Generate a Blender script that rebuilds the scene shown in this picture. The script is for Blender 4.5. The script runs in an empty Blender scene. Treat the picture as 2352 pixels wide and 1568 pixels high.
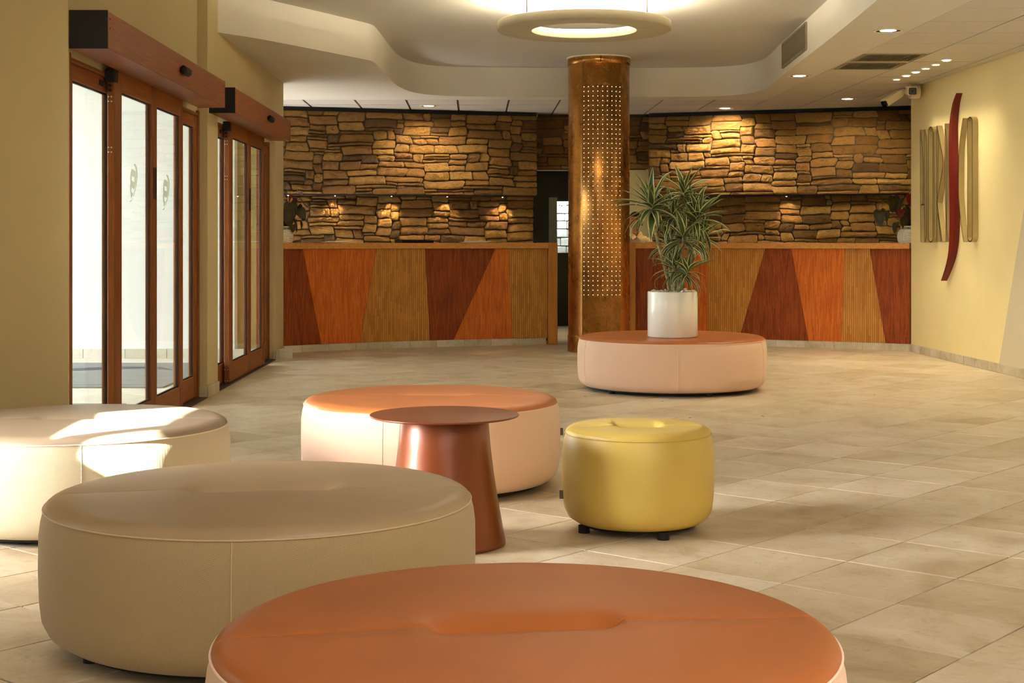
import bpy, math, random
from mathutils import Vector, Matrix
import mathutils
random.seed(11)
PI = math.pi
sc = bpy.context.scene
C = sc.collection

# ------------------------------------------------------------------ camera, world, sun, area lights, exposure
F, CX, HY, CZ = 3406.0, 1176.0, 554.0, 1.10
cam = bpy.data.cameras.new('camera'); camo = bpy.data.objects.new('camera', cam); C.objects.link(camo)
camo.location = (0, 0, CZ); camo.rotation_euler = (PI/2, 0, 0)
cam.sensor_width = 36; cam.lens = F/2352*36; cam.shift_y = -(784-HY)/2352; cam.clip_start = .05; cam.clip_end = 200
sc.camera = camo

def lin(c):
    return tuple((x/255/12.92 if x/255 <= .04045 else ((x/255+.055)/1.055)**2.4) for x in c)

w = bpy.data.worlds.new('overcast_sky'); sc.world = w; w.use_nodes = True
w.node_tree.nodes['Background'].inputs[0].default_value = (.98, .99, 1.0, 1)
w.node_tree.nodes['Background'].inputs[1].default_value = 2.2
sc.view_settings.view_transform = 'Standard'; sc.view_settings.look = 'None'
sc.view_settings.gamma = 1; sc.view_settings.exposure = 1.62; sc.view_settings.use_curve_mapping = False
try:
    sc.cycles.use_denoising = True; sc.cycles.max_bounces = 8; sc.cycles.diffuse_bounces = 5
    sc.cycles.transparent_max_bounces = 12; sc.cycles.sample_clamp_indirect = 6
    sc.cycles.caustics_reflective = False; sc.cycles.caustics_refractive = False
except Exception: pass

def light(kind, name, loc, energy, color=(1, 1, 1), rot=None, aim=None, **kw):
    d = bpy.data.lights.new(name, kind); d.energy = energy; d.color = color
    for k, v in kw.items(): setattr(d, k, v)
    o = bpy.data.objects.new(name, d); C.objects.link(o); o.location = loc
    if aim is not None:
        o.rotation_euler = (Vector(aim)-Vector(loc)).to_track_quat('-Z', 'Y').to_euler()
    elif rot: o.rotation_euler = rot
    return o

SUN_T = Vector((.698, .716, -.50)).normalized()
sun = light('SUN', 'sun', (-6, -4, 8), 40, (1, .96, .90), angle=.009)
sun.rotation_euler = SUN_T.to_track_quat('-Z', 'Y').to_euler()
# soft area lamp added before the solid left wall for daylight from that side
light('AREA', 'left_daylight_fill', (-3.2, 4.8, 1.30), 30, (1, .98, .96), aim=(1.0, 6.3, .7), shape='RECTANGLE', size=1.3, size_y=1.9, spread=math.radians(72))
light('AREA', 'front_fill', (.6, -2.6, 1.7), 26, (1, .95, .88), aim=(.8, 8, 1.0), shape='RECTANGLE', size=4.5, size_y=2.0)  # fill lamp added behind the camera; the wall there has no window

light('AREA', 'rear_overhead_fill', (1.8, .8, 2.60), 34, (1, .93, .82), rot=(0, 0, 0), shape='RECTANGLE', size=2.4, size_y=2.4)  # overhead fill lamp added out of view, no ceiling fixture is built

# ------------------------------------------------------------------ helpers
def prop(o, label=None, cat=None, group=None, kind=None):
    if label: o['label'] = label
    if cat: o['category'] = cat
    if group: o['group'] = group
    if kind: o['kind'] = kind
    return o

def empty(name, loc=(0, 0, 0), rz=0, label=None, cat=None, group=None, kind=None, parent=None):
    o = bpy.data.objects.new(name, None); C.objects.link(o); o.location = loc; o.rotation_euler = (0, 0, rz)
    o.empty_display_size = .1
    if parent: o.parent = parent
    return prop(o, label, cat, group, kind)

class MB:
    def __init__(s): s.v = []; s.f = []; s.uv = []; s.sm = []; s.mi = []
    def add(s, vs, fs, smooth=False, uvs=None, mi=0):
        n = len(s.v); s.v += [tuple(v) for v in vs]
        for k, f in enumerate(fs):
            s.f.append([i+n for i in f]); s.sm.append(smooth); s.mi.append(mi)
            s.uv.append([uvs[i] for i in f] if uvs else [(0, 0)]*len(f))
        return s
    def box(s, x0, y0, z0, x1, y1, z1, mi=0):
        return s.add([(x0,y0,z0),(x1,y0,z0),(x1,y1,z0),(x0,y1,z0),(x0,y0,z1),(x1,y0,z1),(x1,y1,z1),(x0,y1,z1)],
            [(0,3,2,1),(4,5,6,7),(0,1,5,4),(1,2,6,5),(2,3,7,6),(3,0,4,7)], mi=mi)
    def bbox(s, x0, y0, z0, x1, y1, z1, b=.004):
        # box with chamfered edges, 26 faces
        xs = (x0, x1); ys = (y0, y1); zs = (z0, z1); vs = []
        b = min(b, (x1-x0)*.45, (y1-y0)*.45, (z1-z0)*.45)
        for i in (0, 1):
            for j in (0, 1):
                for k in (0, 1):
                    sx, sy, sz = (b, -b)[i], (b, -b)[j], (b, -b)[k]
                    vs += [(xs[i], ys[j]+sy, zs[k]+sz), (xs[i]+sx, ys[j], zs[k]+sz), (xs[i]+sx, ys[j]+sy, zs[k])]
        def I(i, j, k, a): return (i*4+j*2+k)*3+a
        fs = []
        for i in (0, 1):
            q = [I(i,0,0,0), I(i,1,0,0), I(i,1,1,0), I(i,0,1,0)]; fs.append(q if i else q[::-1])
            q = [I(0,i,0,1), I(1,i,0,1), I(1,i,1,1), I(0,i,1,1)]; fs.append(q[::-1] if i else q)
            q = [I(0,0,i,2), I(1,0,i,2), I(1,1,i,2), I(0,1,i,2)]; fs.append(q if i else q[::-1])
        for j in (0, 1):
            for k in (0, 1):
                q = [I(0,j,k,1), I(1,j,k,1), I(1,j,k,2), I(0,j,k,2)]; fs.append(q if (j ^ k) else q[::-1])
                q = [I(j,0,k,0), I(j,1,k,0), I(j,1,k,2), I(j,0,k,2)]; fs.append(q[::-1] if (j ^ k) else q)
                q = [I(j,k,0,0), I(j,k,1,0), I(j,k,1,1), I(j,k,0,1)]; fs.append(q if (j ^ k) else q[::-1])
        for i in (0, 1):
            for j in (0, 1):
                for k in (0, 1):
                    q = [I(i,j,k,0), I(i,j,k,1), I(i,j,k,2)]; fs.append(q if not (i ^ j ^ k) else q[::-1])
        return s.add(vs, fs)
    def lathe(s, prof, n=48, cx=0, cy=0, smooth=True, a0=0, a1=2*PI, uvs=False, mi=0):
        full = abs(a1-a0-2*PI) < 1e-6; m = n if full else n+1; m2 = n+1 if uvs else m
        vs = []; uv = []
        L = 0; Ls = [0]
        for p, q in zip(prof, prof[1:]): L += math.hypot(p[0]-q[0], p[1]-q[1]); Ls.append(L)
        Rm = max(p[0] for p in prof)
        for k, (r, z) in enumerate(prof):
            for i in range(m2):
                a = a0+(a1-a0)*i/n; vs.append((cx+r*math.cos(a), cy+r*math.sin(a), z)); uv.append((a*Rm, Ls[k]))
        fs = []
        for k in range(len(prof)-1):
            for i in range(n):
                j = i+1 if (uvs or not full) else (i+1) % n
                fs.append((k*m2+i, k*m2+j, (k+1)*m2+j, (k+1)*m2+i))
        return s.add(vs, fs, smooth, uv if uvs else None, mi=mi)
    def cyl(s, cx, cy, z0, z1, r, n=24, r1=None, mi=0):
        r1 = r if r1 is None else r1
        s.lathe([(r, z0), (r1, z1)], n, cx, cy, mi=mi)
        for z, rr, fl in ((z0, r, True), (z1, r1, False)):
            vs = [(cx+rr*math.cos(2*PI*i/n), cy+rr*math.sin(2*PI*i/n), z) for i in range(n)]
            f = list(range(n)); s.add(vs, [f[::-1] if fl else f], mi=mi)
        return s
    def tube(s, pts, r, n=8, closed=False, smooth=True, cap=True, mi=0):
        pts = [Vector(p) for p in pts]; m = len(pts); vs = []; rr = r if isinstance(r, (list, tuple)) else [r]*m
        prev = None
        for i, p in enumerate(pts):
            if closed: t = pts[(i+1) % m]-pts[i-1]
            else: t = pts[min(i+1, m-1)]-pts[max(i-1, 0)]
            t.normalize()
            if prev is None:
                up = Vector((0, 0, 1)) if abs(t.z) < .9 else Vector((1, 0, 0)); x = t.cross(up).normalized()
            else:
                x = (prev-t*prev.dot(t)).normalized()
            prev = x; y = t.cross(x)
            for k in range(n):
                a = 2*PI*k/n; vs.append(p+(x*math.cos(a)+y*math.sin(a))*rr[i])
        fs = []
        for i in range(m if closed else m-1):
            j = (i+1) % m
            for k in range(n): fs.append((i*n+k, j*n+k, j*n+(k+1) % n, i*n+(k+1) % n))
        s.add(vs, fs, smooth, mi=mi)
        if cap and not closed:
            b = len(s.v)-len(vs)
            s.f.append([b+k for k in range(n)]); s.sm.append(False); s.uv.append([(0, 0)]*n); s.mi.append(mi)
            s.f.append([b+(m-1)*n+k for k in range(n)][::-1]); s.sm.append(False); s.uv.append([(0, 0)]*n); s.mi.append(mi)
        return s
    def xf(s, M, i0=0):
        for i in range(i0, len(s.v)): s.v[i] = tuple(M @ Vector(s.v[i]))
        return s
    def mesh(s, name):
        me = bpy.data.meshes.new(name); me.from_pydata(s.v, [], s.f)
        me.polygons.foreach_set('use_smooth', s.sm); me.polygons.foreach_set('material_index', s.mi)
        uvl = me.uv_layers.new(name='UVMap'); flat = []
        for u in s.uv:
            for a in u: flat += [a[0], a[1]]
        uvl.data.foreach_set('uv', flat); me.update(); return me
    def build(s, name, mat, parent=None, loc=None, rz=None, fix=False, **p):
        me = s.mesh(name)
        for m in (mat if isinstance(mat, (list, tuple)) else [mat]): me.materials.append(m)
        if fix:
            import bmesh
            b = bmesh.new(); b.from_mesh(me); bmesh.ops.recalc_face_normals(b, faces=b.faces); b.to_mesh(me); b.free()
        o = bpy.data.objects.new(name, me); C.objects.link(o)
        if parent: o.parent = parent
        if loc: o.location = loc
        if rz is not None: o.rotation_euler = (0, 0, rz)
        return prop(o, **p)

def inst(name, me, parent=None, loc=(0, 0, 0), rot=(0, 0, 0), sc_=(1, 1, 1)):
    o = bpy.data.objects.new(name, me); C.objects.link(o)
    if parent: o.parent = parent
    o.location = loc; o.rotation_euler = rot; o.scale = sc_
    return o

def prism(loops, d0, d1, tf):
    """Flat shape with holes as a plate: loops of (u, v); tf maps (u, v, d) to a point."""
    cu = bpy.data.curves.new('shape', 'CURVE'); cu.dimensions = '2D'; cu.fill_mode = 'BOTH'; cu.extrude = abs(d1-d0)/2
    for lp in loops:
        sp = cu.splines.new('POLY'); sp.points.add(len(lp)-1); sp.use_cyclic_u = True
        for p, q in zip(sp.points, lp): p.co = (q[0], q[1], 0, 1)
    o = bpy.data.objects.new('shape', cu); C.objects.link(o)
    me = bpy.data.meshes.new_from_object(o.evaluated_get(bpy.context.evaluated_depsgraph_get()))
    mb = MB(); mid = (d0+d1)/2
    mb.add([tf(v.co.x, v.co.y, mid+v.co.z) for v in me.vertices], [list(p.vertices) for p in me.polygons])
    bpy.data.objects.remove(o); bpy.data.meshes.remove(me); bpy.data.curves.remove(cu)
    return mb

def pt(px, py, Y): return Vector(((px-CX)/F*Y, Y, CZ-(py-HY)/F*Y))

# ------------------------------------------------------------------ materials
class N:
    def __init__(s, name):
        s.m = bpy.data.materials.new(name); s.m.use_nodes = True; s.t = s.m.node_tree; s.n = s.t.nodes
        s.b = s.n['Principled BSDF']; s.o = s.n['Material Output']
    def new(s, t, **kw):
        n = s.n.new(t)
        for k, v in kw.items(): setattr(n, k, v)
        return n
    def link(s, a, b): s.t.links.new(a, b)
    def set(s, **kw):
        for k, v in kw.items():
            k = k.replace('_', ' ')
            if isinstance(v, (int, float)): s.b.inputs[k].default_value = v
            elif isinstance(v, tuple): s.b.inputs[k].default_value = (*v, 1) if len(v) == 3 else v
            else: s.link(v, s.b.inputs[k])
        return s
    def tc(s, out='Object', scale=(1, 1, 1), rot=(0, 0, 0), rnd=False):
        t = s.new('ShaderNodeTexCoord'); mp = s.new('ShaderNodeMapping'); mp.inputs['Scale'].default_value = scale
        mp.inputs['Rotation'].default_value = rot
        s.link(t.outputs[out], mp.inputs[0])
        if rnd:
            oi = s.rand(); ml = s.new('ShaderNodeMath', operation='MULTIPLY'); ml.inputs[1].default_value = 37.0
            s.link(oi, ml.inputs[0]); cb = s.new('ShaderNodeCombineXYZ')
            for i in range(3): s.link(ml.outputs[0], cb.inputs[i])
            s.link(cb.outputs[0], mp.inputs['Location'])
        return mp.outputs[0]
    def rand(s):
        """0..1, different for every object and for every loose piece of a joined object"""
        oi = s.new('ShaderNodeObjectInfo'); g = s.new('ShaderNodeNewGeometry')
        a = s.new('ShaderNodeMath', operation='ADD'); f = s.new('ShaderNodeMath', operation='FRACT')
        s.link(oi.outputs['Random'], a.inputs[0]); s.link(g.outputs['Random Per Island'], a.inputs[1]); s.link(a.outputs[0], f.inputs[0])
        return f.outputs[0]
    def noise(s, vec, scale=5, detail=4, rough=.5, dist=0):
        n = s.new('ShaderNodeTexNoise'); n.inputs['Scale'].default_value = scale; n.inputs['Detail'].default_value = detail
        n.inputs['Roughness'].default_value = rough; n.inputs['Distortion'].default_value = dist; s.link(vec, n.inputs['Vector']); return n.outputs['Fac']
    def ramp(s, fac, stops, interp='LINEAR'):
        r = s.new('ShaderNodeValToRGB'); r.color_ramp.interpolation = interp; e = r.color_ramp.elements
        while len(e) < len(stops): e.new(.5)
        for x, (p, c) in zip(e, stops): x.position = p; x.color = (*c, 1) if len(c) == 3 else c
        s.link(fac, r.inputs[0]); return r.outputs[0]
    def mix(s, fac, a, b, mode='MIX'):
        m = s.new('ShaderNodeMix', data_type='RGBA', blend_type=mode)
        for v, i in ((fac, 0), (a, 6), (b, 7)):
            if isinstance(v, (int, float)): m.inputs[i].default_value = v
            elif isinstance(v, tuple): m.inputs[i].default_value = (*v, 1)
            else: s.link(v, m.inputs[i])
        return m.outputs[2]
    def math(s, op, a, b=0.0, c=None):
        m = s.new('ShaderNodeMath', operation=op)
        for i, v in enumerate((a, b, c)):
            if v is None: continue
            if isinstance(v, (int, float)): m.inputs[i].default_value = v
            else: s.link(v, m.inputs[i])
        return m.outputs[0]
    def bump(s, h, strength=.3, dist=.01, normal=None):
        b = s.new('ShaderNodeBump'); b.inputs['Strength'].default_value = strength; b.inputs['Distance'].default_value = dist
        s.link(h, b.inputs['Height'])
        if normal is not None: s.link(normal, b.inputs['Normal'])
        s.link(b.outputs[0], s.b.inputs['Normal']); return b.outputs[0]

def plain(name, c, rough=.5, metal=0.0, var=.08, nscale=6, bump=0, bscale=60, coat=0, **kw):
    m = N(name); v = m.tc()
    f = m.noise(v, nscale, 3)
    c = lin(c); a = tuple(x*(1-var) for x in c); b = tuple(min(1, x*(1+var)) for x in c)
    m.set(Base_Color=m.ramp(f, [(.3, a), (.7, b)]), Roughness=rough, Metallic=metal)
    if bump: m.bump(m.noise(v, bscale, 3), bump, .004)
    if coat: m.set(Coat_Weight=coat, Coat_Roughness=.15)
    for k, x in kw.items(): m.b.inputs[k.replace('_', ' ')].default_value = x
    return m.m

def emit(name, c, s):
    m = N(name); m.set(Base_Color=(.8, .8, .8), Emission_Color=tuple(c), Emission_Strength=float(s)); return m.m

def mk_tile(name, base, dark, light_):
    m = N(name); v = m.tc(rnd=True)
    r = m.rand()
    n1 = m.noise(v, 2.6, 8, .68, .8); st = m.tc(scale=(1.5, 5, 4), rnd=True); n2 = m.noise(st, 7, 8, .74, 1.2)
    n3 = m.noise(v, 130, 3, .6); n4 = m.noise(v, 17, 7, .75, .5)
    c = m.ramp(n1, [(.30, lin(dark)), (.47, lin(base)), (.68, lin(light_))])
    c = m.mix(m.math('MULTIPLY', m.ramp(n2, [(.54, (0, 0, 0)), (.66, (1, 1, 1))]), .42), c, lin(dark))
    c = m.mix(m.math('MULTIPLY', m.ramp(n4, [(.56, (0, 0, 0)), (.64, (1, 1, 1))]), .35), c, lin(tuple(x*.86 for x in dark)))
    c = m.mix(.85, c, m.ramp(r, [(0, (.78, .74, .64)), (.25, (.93, .90, .84)), (.6, (1, 1, 1)), (.85, (1.02, .98, .98)), (1, (.90, .86, .78))]), 'MULTIPLY')
    c = m.mix(m.math('MULTIPLY', m.ramp(n3, [(.64, (0, 0, 0)), (.70, (1, 1, 1))]), .35), c, lin((232, 224, 204)))
    c = m.mix(m.math('MULTIPLY', m.ramp(n3, [(.30, (1, 1, 1)), (.37, (0, 0, 0))]), .25), c, lin((120, 100, 72)))
    m.set(Base_Color=c, Roughness=m.math('MULTIPLY_ADD', n1, .25, .27)); m.b.inputs['Specular IOR Level'].default_value = .55
    m.bump(m.math('ADD', m.math('ADD', n2, n4), m.math('MULTIPLY', n3, .6)), .22, .003)
    return m.m

def mk_stone():
    m = N('split_stone'); v = m.tc(rnd=True); r = m.rand()
    base = m.ramp(r, [(0, lin((112, 78, 30))), (.18, lin((154, 108, 44))), (.4, lin((190, 140, 62))), (.6, lin((164, 114, 48))), (.8, lin((206, 158, 78))), (1, lin((176, 120, 54)))])
    n = m.noise(v, 9, 6, .65, .8); st = m.tc(scale=(3, 3, 7), rnd=True); n2 = m.noise(st, 6, 9, .78, 1.6)
    c = m.mix(.55, base, m.ramp(n, [(.25, (.42, .38, .34)), (.55, (1, 1, 1)), (.8, (1.15, 1.12, 1.05))]), 'MULTIPLY')
    c = m.mix(m.math('MULTIPLY', m.ramp(n2, [(.5, (0, 0, 0)), (.66, (1, 1, 1))]), .5), c, lin((80, 54, 26)))
    m.set(Base_Color=c, Roughness=.85)
    h = m.math('ADD', m.math('MULTIPLY', n2, 1.4), m.math('ADD', n, m.math('MULTIPLY', m.noise(v, 28, 5, .7, 1.2), .5)))
    m.bump(h, 1.0, .042)
    return m.m

def mk_wood(name, c1, c2, scale=(1, 1, 1), rough=.4, grain='Z', s=7.0, rib=None, coat=.15):
    m = N(name); sv = {'Z': (14, 14, .55), 'Y': (14, .55, 14), 'X': (.55, 14, 14)}[grain]
    v = m.tc(scale=sv); n = m.noise(v, s, 7, .62, .5); n2 = m.noise(m.tc(scale=tuple(x*4 for x in sv)), s, 3)
    c = m.ramp(n, [(.25, lin(c2)), (.5, lin(tuple((a+b)/2 for a, b in zip(c1, c2)))), (.72, lin(c1))])
    c = m.mix(.25, c, m.ramp(n2, [(.35, (.6, .55, .5)), (.6, (1, 1, 1))]), 'MULTIPLY')
    m.set(Base_Color=c, Roughness=rough, Coat_Weight=coat, Coat_Roughness=.25); m.b.inputs['Specular IOR Level'].default_value = .25
    m.bump(n, .12, .002)
    return m.m

def mk_reed(name, cs, pitch, dark, depth=.5, wide=.22):
    """veneer of narrow vertical reeds: u (metres along the counter) comes from the UV map"""
    m = N(name); t = m.new('ShaderNodeTexCoord'); sp = m.new('ShaderNodeSeparateXYZ'); m.link(t.outputs['UV'], sp.inputs[0])
    u = m.math('DIVIDE', sp.outputs[0], pitch); fr = m.math('FRACT', u); fl = m.math('FLOOR', u)
    # each reed its own tone, changing along its height in dashes
    zz = m.math('FLOOR', m.math('ADD', m.math('MULTIPLY', sp.outputs[1], 7.0), m.math('MULTIPLY', m.math('FRACT', m.math('MULTIPLY', fl, .618)), 9.0)))
    cb = m.new('ShaderNodeCombineXYZ'); m.link(fl, cb.inputs[0]); m.link(zz, cb.inputs[1])
    wn = m.new('ShaderNodeTexWhiteNoise', noise_dimensions='2D'); m.link(cb.outputs[0], wn.inputs['Vector'])
    big = m.noise(m.tc('UV', (1, 1, 1)), 5, 4)
    k = m.math('ADD', m.math('MULTIPLY', wn.outputs['Value'], .55), m.math('MULTIPLY', big, .5))
    c = m.ramp(k, [(.1, lin(cs[0])), (.5, lin(cs[1])), (.9, lin(cs[2]))])
    d = m.math('ABSOLUTE', m.math('SUBTRACT', fr, .5))
    g = m.new('ShaderNodeMapRange'); g.inputs['From Min'].default_value = .5-wide; g.inputs['From Max'].default_value = .5; m.link(d, g.inputs['Value'])
    c = m.mix(m.math('MULTIPLY', g.outputs[0], depth), c, lin(dark))
    m.set(Base_Color=c, Roughness=.5)
    m.b.inputs['Specular IOR Level'].default_value = .3
    m.bump(m.math('SUBTRACT', 1.0, g.outputs[0]), .5, .003)
    return m.m

def mk_herring(name, c1, c2, rough=.8, pu=.0125, pv=.0042):
    m = N(name); t = m.new('ShaderNodeTexCoord'); sp = m.new('ShaderNodeSeparateXYZ'); m.link(t.outputs['UV'], sp.inputs[0])
    fr = m.math('FRACT', m.math('DIVIDE', sp.outputs[0], pu))
    tri = m.math('ABSOLUTE', m.math('SUBTRACT', fr, .5))            # 0..0.5
    ph = m.math('ADD', m.math('DIVIDE', sp.outputs[1], pv), m.math('MULTIPLY', tri, 4.2))
    s = m.math('SINE', m.math('MULTIPLY', ph, 2*PI))
    f = m.math('MULTIPLY_ADD', s, .5, .5)
    c = m.ramp(f, [(.3, lin(c2)), (.62, lin(c1))])
    m.set(Base_Color=c, Roughness=rough, Sheen_Weight=.25)
    m.bump(f, .35, .0012)
    return m.m

def mk_leather(name, c, rough=.42, var=.10):
    m = N(name); v = m.tc(); n = m.noise(v, 2.6, 4); vo = m.new('ShaderNodeTexVoronoi'); vo.inputs['Scale'].default_value = 340; m.link(v, vo.inputs['Vector'])
    cl = lin(c); c1 = m.ramp(n, [(.3, tuple(x*(1-var) for x in cl)), (.7, tuple(x*(1+var) for x in cl))])
    m.set(Base_Color=c1, Roughness=rough); m.b.inputs['Specular IOR Level'].default_value = .5
    m.bump(vo.outputs['Distance'], .10, .0012)
    return m.m

def mk_copper():
    m = N('aged_copper'); v = m.tc(); v2 = m.tc(scale=(1, 1, .6)); n = m.noise(m.tc(scale=(1, 1, .7)), 2.4, 6, .6, .3); n2 = m.noise(v2, 7, 9, .74, .9); v3 = v
    n3 = m.noise(v3, 2.2, 3)
    c = m.ramp(n, [(.30, lin((150, 104, 50))), (.5, lin((190, 136, 72))), (.70, lin((206, 150, 84)))])
    c = m.mix(m.ramp(n2, [(.60, (0, 0, 0)), (.66, (.75, .75, .75))]), c, lin((216, 140, 100)))
    c = m.mix(m.ramp(m.noise(v2, 5, 8, .72, .6), [(.54, (0, 0, 0)), (.70, (.7, .7, .7))]), c, lin((104, 84, 42)))
    c = m.mix(m.ramp(m.noise(v, 40, 4, .7), [(.5, (0, 0, 0)), (.75, (.35, .35, .35))]), c, lin((90, 66, 34)))
    # wear near the floor
    t = m.new('ShaderNodeTexCoord'); sp = m.new('ShaderNodeSeparateXYZ'); m.link(t.outputs['Object'], sp.inputs[0])
    low = m.new('ShaderNodeMapRange'); low.inputs['From Min'].default_value = .75; low.inputs['From Max'].default_value = .15; m.link(sp.outputs[2], low.inputs['Value'])
    pw = m.math('MULTIPLY', low.outputs[0], m.ramp(m.noise(v3, 24, 5, .7), [(.48, (0, 0, 0)), (.6, (1, 1, 1))]))
    c = m.mix(m.math('MULTIPLY', pw, .7), c, lin((196, 140, 96)))
    m.set(Base_Color=c, Metallic=.96, Roughness=m.math('MULTIPLY_ADD', n2, .22, .17))
    m.bump(n3, .2, .02)
    return m.m

def mk_glass(name='door_glass', rough=.0, tint=(.93, .97, .95)):
    m = N(name); m.n.remove(m.b)
    tr = m.new('ShaderNodeBsdfTransparent'); tr.inputs[0].default_value = (*tint, 1)
    gl = m.new('ShaderNodeBsdfGlossy'); gl.inputs['Roughness'].default_value = rough; gl.inputs['Color'].default_value = (1, 1, 1, 1)
    g = m.new('ShaderNodeNewGeometry'); dt = m.new('ShaderNodeVectorMath', operation='DOT_PRODUCT'); m.link(g.outputs['Normal'], dt.inputs[0]); m.link(g.outputs['Incoming'], dt.inputs[1])
    c = m.math('ABSOLUTE', dt.outputs['Value']); f5 = m.math('POWER', m.math('SUBTRACT', 1.0, c), 5.0)   # both faces of the pane reflect alike
    fac = m.math('MULTIPLY_ADD', f5, .50, .02)
    mx = m.new('ShaderNodeMixShader'); m.link(fac, mx.inputs[0]); m.link(tr.outputs[0], mx.inputs[1]); m.link(gl.outputs[0], mx.inputs[2])
    m.link(mx.outputs[0], m.o.inputs[0]); return m.m

def mk_leaf(name, mid, edge, rough=.4, w0=.25, w1=.5, spec=.4):
    """u runs across the blade (0 centre, 1 edge)"""
    m = N(name); t = m.new('ShaderNodeTexCoord'); sp = m.new('ShaderNodeSeparateXYZ'); m.link(t.outputs['UV'], sp.inputs[0])
    a = m.math('ABSOLUTE', sp.outputs[0]); n = m.noise(m.tc('UV', (16, .6, 1)), 4, 3)
    f = m.math('ADD', a, m.math('MULTIPLY', m.math('SUBTRACT', n, .5), .7))
    c = m.ramp(f, [(.1, lin(mid)), (w0+.1, lin(tuple(x*.8 for x in mid))), (w1+.22, lin(mid)), (w1+.38, lin(edge))])
    r = m.rand(); c = m.mix(.7, c, m.ramp(r, [(0, (.62, .68, .6)), (.5, (1, 1, 1)), (1, (1.25, 1.2, 1.0))]), 'MULTIPLY')
    m.set(Base_Color=c, Roughness=rough); m.b.inputs['Specular IOR Level'].default_value = spec; return m.m

M = {}
M['tile'] = mk_tile('floor_tile', (208, 193, 166), (178, 156, 124), (224, 213, 192))
M['tile_out'] = mk_tile('porch_tile', (214, 210, 200), (196, 190, 178), (226, 222, 214))
M['skirt'] = mk_tile('skirting_tile', (200, 190, 165), (165, 150, 120), (222, 214, 195))
M['grout'] = plain('grout', (112, 98, 74), .9)
M['stone'] = mk_stone()
M['mortar'] = plain('mortar', (92, 78, 54), .95, var=.2, nscale=20, bump=.6)
M['ceil'] = plain('ceiling_plaster', (206, 203, 196), .9, var=.02, nscale=2)
M['soffit'] = plain('soffit_plaster', (224, 219, 206), .9, var=.02, nscale=2)
M['panel'] = plain('ceiling_panel', (212, 206, 194), .9, var=.03, nscale=30, bump=.15, bscale=300)
M['gap'] = plain('dark_gap', (60, 48, 34), .9)
M['grid'] = plain('ceiling_grid', (96, 84, 62), .8)
M['wall'] = plain('beige_wall', (202, 186, 142), .85, var=.03, nscale=2, bump=.08, bscale=25)
M['yellow'] = plain('yellow_wall', (234, 216, 158), .85, var=.03, nscale=2, bump=.08, bscale=25)
M['greywall'] = plain('grey_wall_tone', (204, 192, 160), .85, var=.02, nscale=2)
M['white'] = plain('white_render', (236, 238, 238), .9, var=.02, nscale=2)
M['frame'] = mk_wood('door_timber', (152, 88, 38), (108, 58, 22), rough=.5, coat=0)
M['frameh'] = mk_wood('header_timber', (156, 92, 42), (122, 66, 26), rough=.5, grain='Y', s=5, coat=0)
M['black'] = plain('black_plastic', (10, 8, 7), .75)
M['rubber'] = plain('black_seal', (14, 13, 14), .6)
M['metal'] = plain('steel', (190, 188, 180), .3, 1.0)
M['darkmetal'] = plain('dark_rail', (70, 64, 56), .45, .7)
M['glass'] = mk_glass()
M['frost'] = mk_glass('frosted_logo', .5, (.86, .87, .80))
M['counterwood'] = mk_wood('counter_oak', (222, 160, 88), (192, 128, 60), rough=.45, coat=.05, grain='X', s=4)
M['postwood'] = mk_wood('post_oak', (206, 142, 68), (176, 112, 46), rough=.45, coat=.05, grain='Z', s=4)
M['red'] = mk_reed('reeded_mahogany', ((116, 44, 6), (142, 60, 10), (168, 80, 22)), .009, (70, 24, 8), .5)
M['orange'] = mk_reed('reeded_orange', ((184, 86, 20), (208, 106, 30), (228, 128, 46)), .009, (140, 60, 18), .45)
M['ochre'] = mk_reed('reeded_ochre', ((172, 112, 40), (194, 132, 54), (208, 146, 66)), .0215, (84, 48, 14), .85, .16)
M['copper'] = mk_copper()
M['dots'] = emit('perforation_glow', lin((250, 246, 205)), .9)
M['ring'] = plain('ring_plaster', (190, 182, 160), .8, var=.07, nscale=7)
M['ringglow'] = emit('ring_led', (1, .88, .66), 42)
M['lamp'] = emit('lamp_glow', (1, .88, .66), 9)
M['spot'] = emit('led_spot_glow', (1, .95, .80), 9)
M['reflector'] = plain('lamp_reflector', (230, 215, 170), .15, 1.0)
M['trimwhite'] = plain('white_trim', (225, 218, 198), .5)
M['vent'] = plain('vent_metal', (150, 140, 116), .5, .4)
M['ventdark'] = plain('vent_dark', (34, 26, 18), .8)
M['herr_t'] = mk_herring('herringbone_taupe', (202, 180, 138), (134, 110, 72))
M['herr_b'] = mk_herring('herringbone_beige', (224, 212, 184), (164, 144, 108))
M['herr_p'] = mk_herring('herringbone_peach', (244, 214, 190), (222, 172, 138))
M['lea_t'] = mk_leather('taupe_leather', (170, 146, 114), .40)
M['lea_b'] = mk_leather('mushroom_leather', (158, 138, 114), .4)
M['lea_o'] = mk_leather('cognac_leather', (172, 96, 42), .42)
M['lea_c'] = mk_leather('tan_leather', (196, 116, 62), .40)
M['lea_y'] = mk_leather('mustard_leather', (208, 178, 88), .42)
M['table'] = plain('copper_lacquer', (124, 60, 24), .36, .25, var=.05, coat=.15)
M['pot'] = plain('white_gloss_pot', (244, 242, 234), .25, var=.01, coat=.3)
M['pebble'] = plain('white_pebble', (225, 218, 200), .7, var=.1, nscale=40)
M['leaf'] = mk_leaf('dracaena_leaf', (84, 102, 52), (218, 220, 168), .38, .2, .42)
M['cane'] = plain('dracaena_cane', (150, 140, 100), .8, var=.35, nscale=45, bump=.5, bscale=120)
M['dark'] = mk_leaf('anthurium_leaf', (66, 58, 34), (78, 60, 38), .45, .6, .9, .35)
M['spathe'] = plain('red_spathe', (104, 20, 22), .3, var=.2, nscale=30)
M['spadix'] = plain('spadix', (225, 190, 120), .6)
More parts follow.
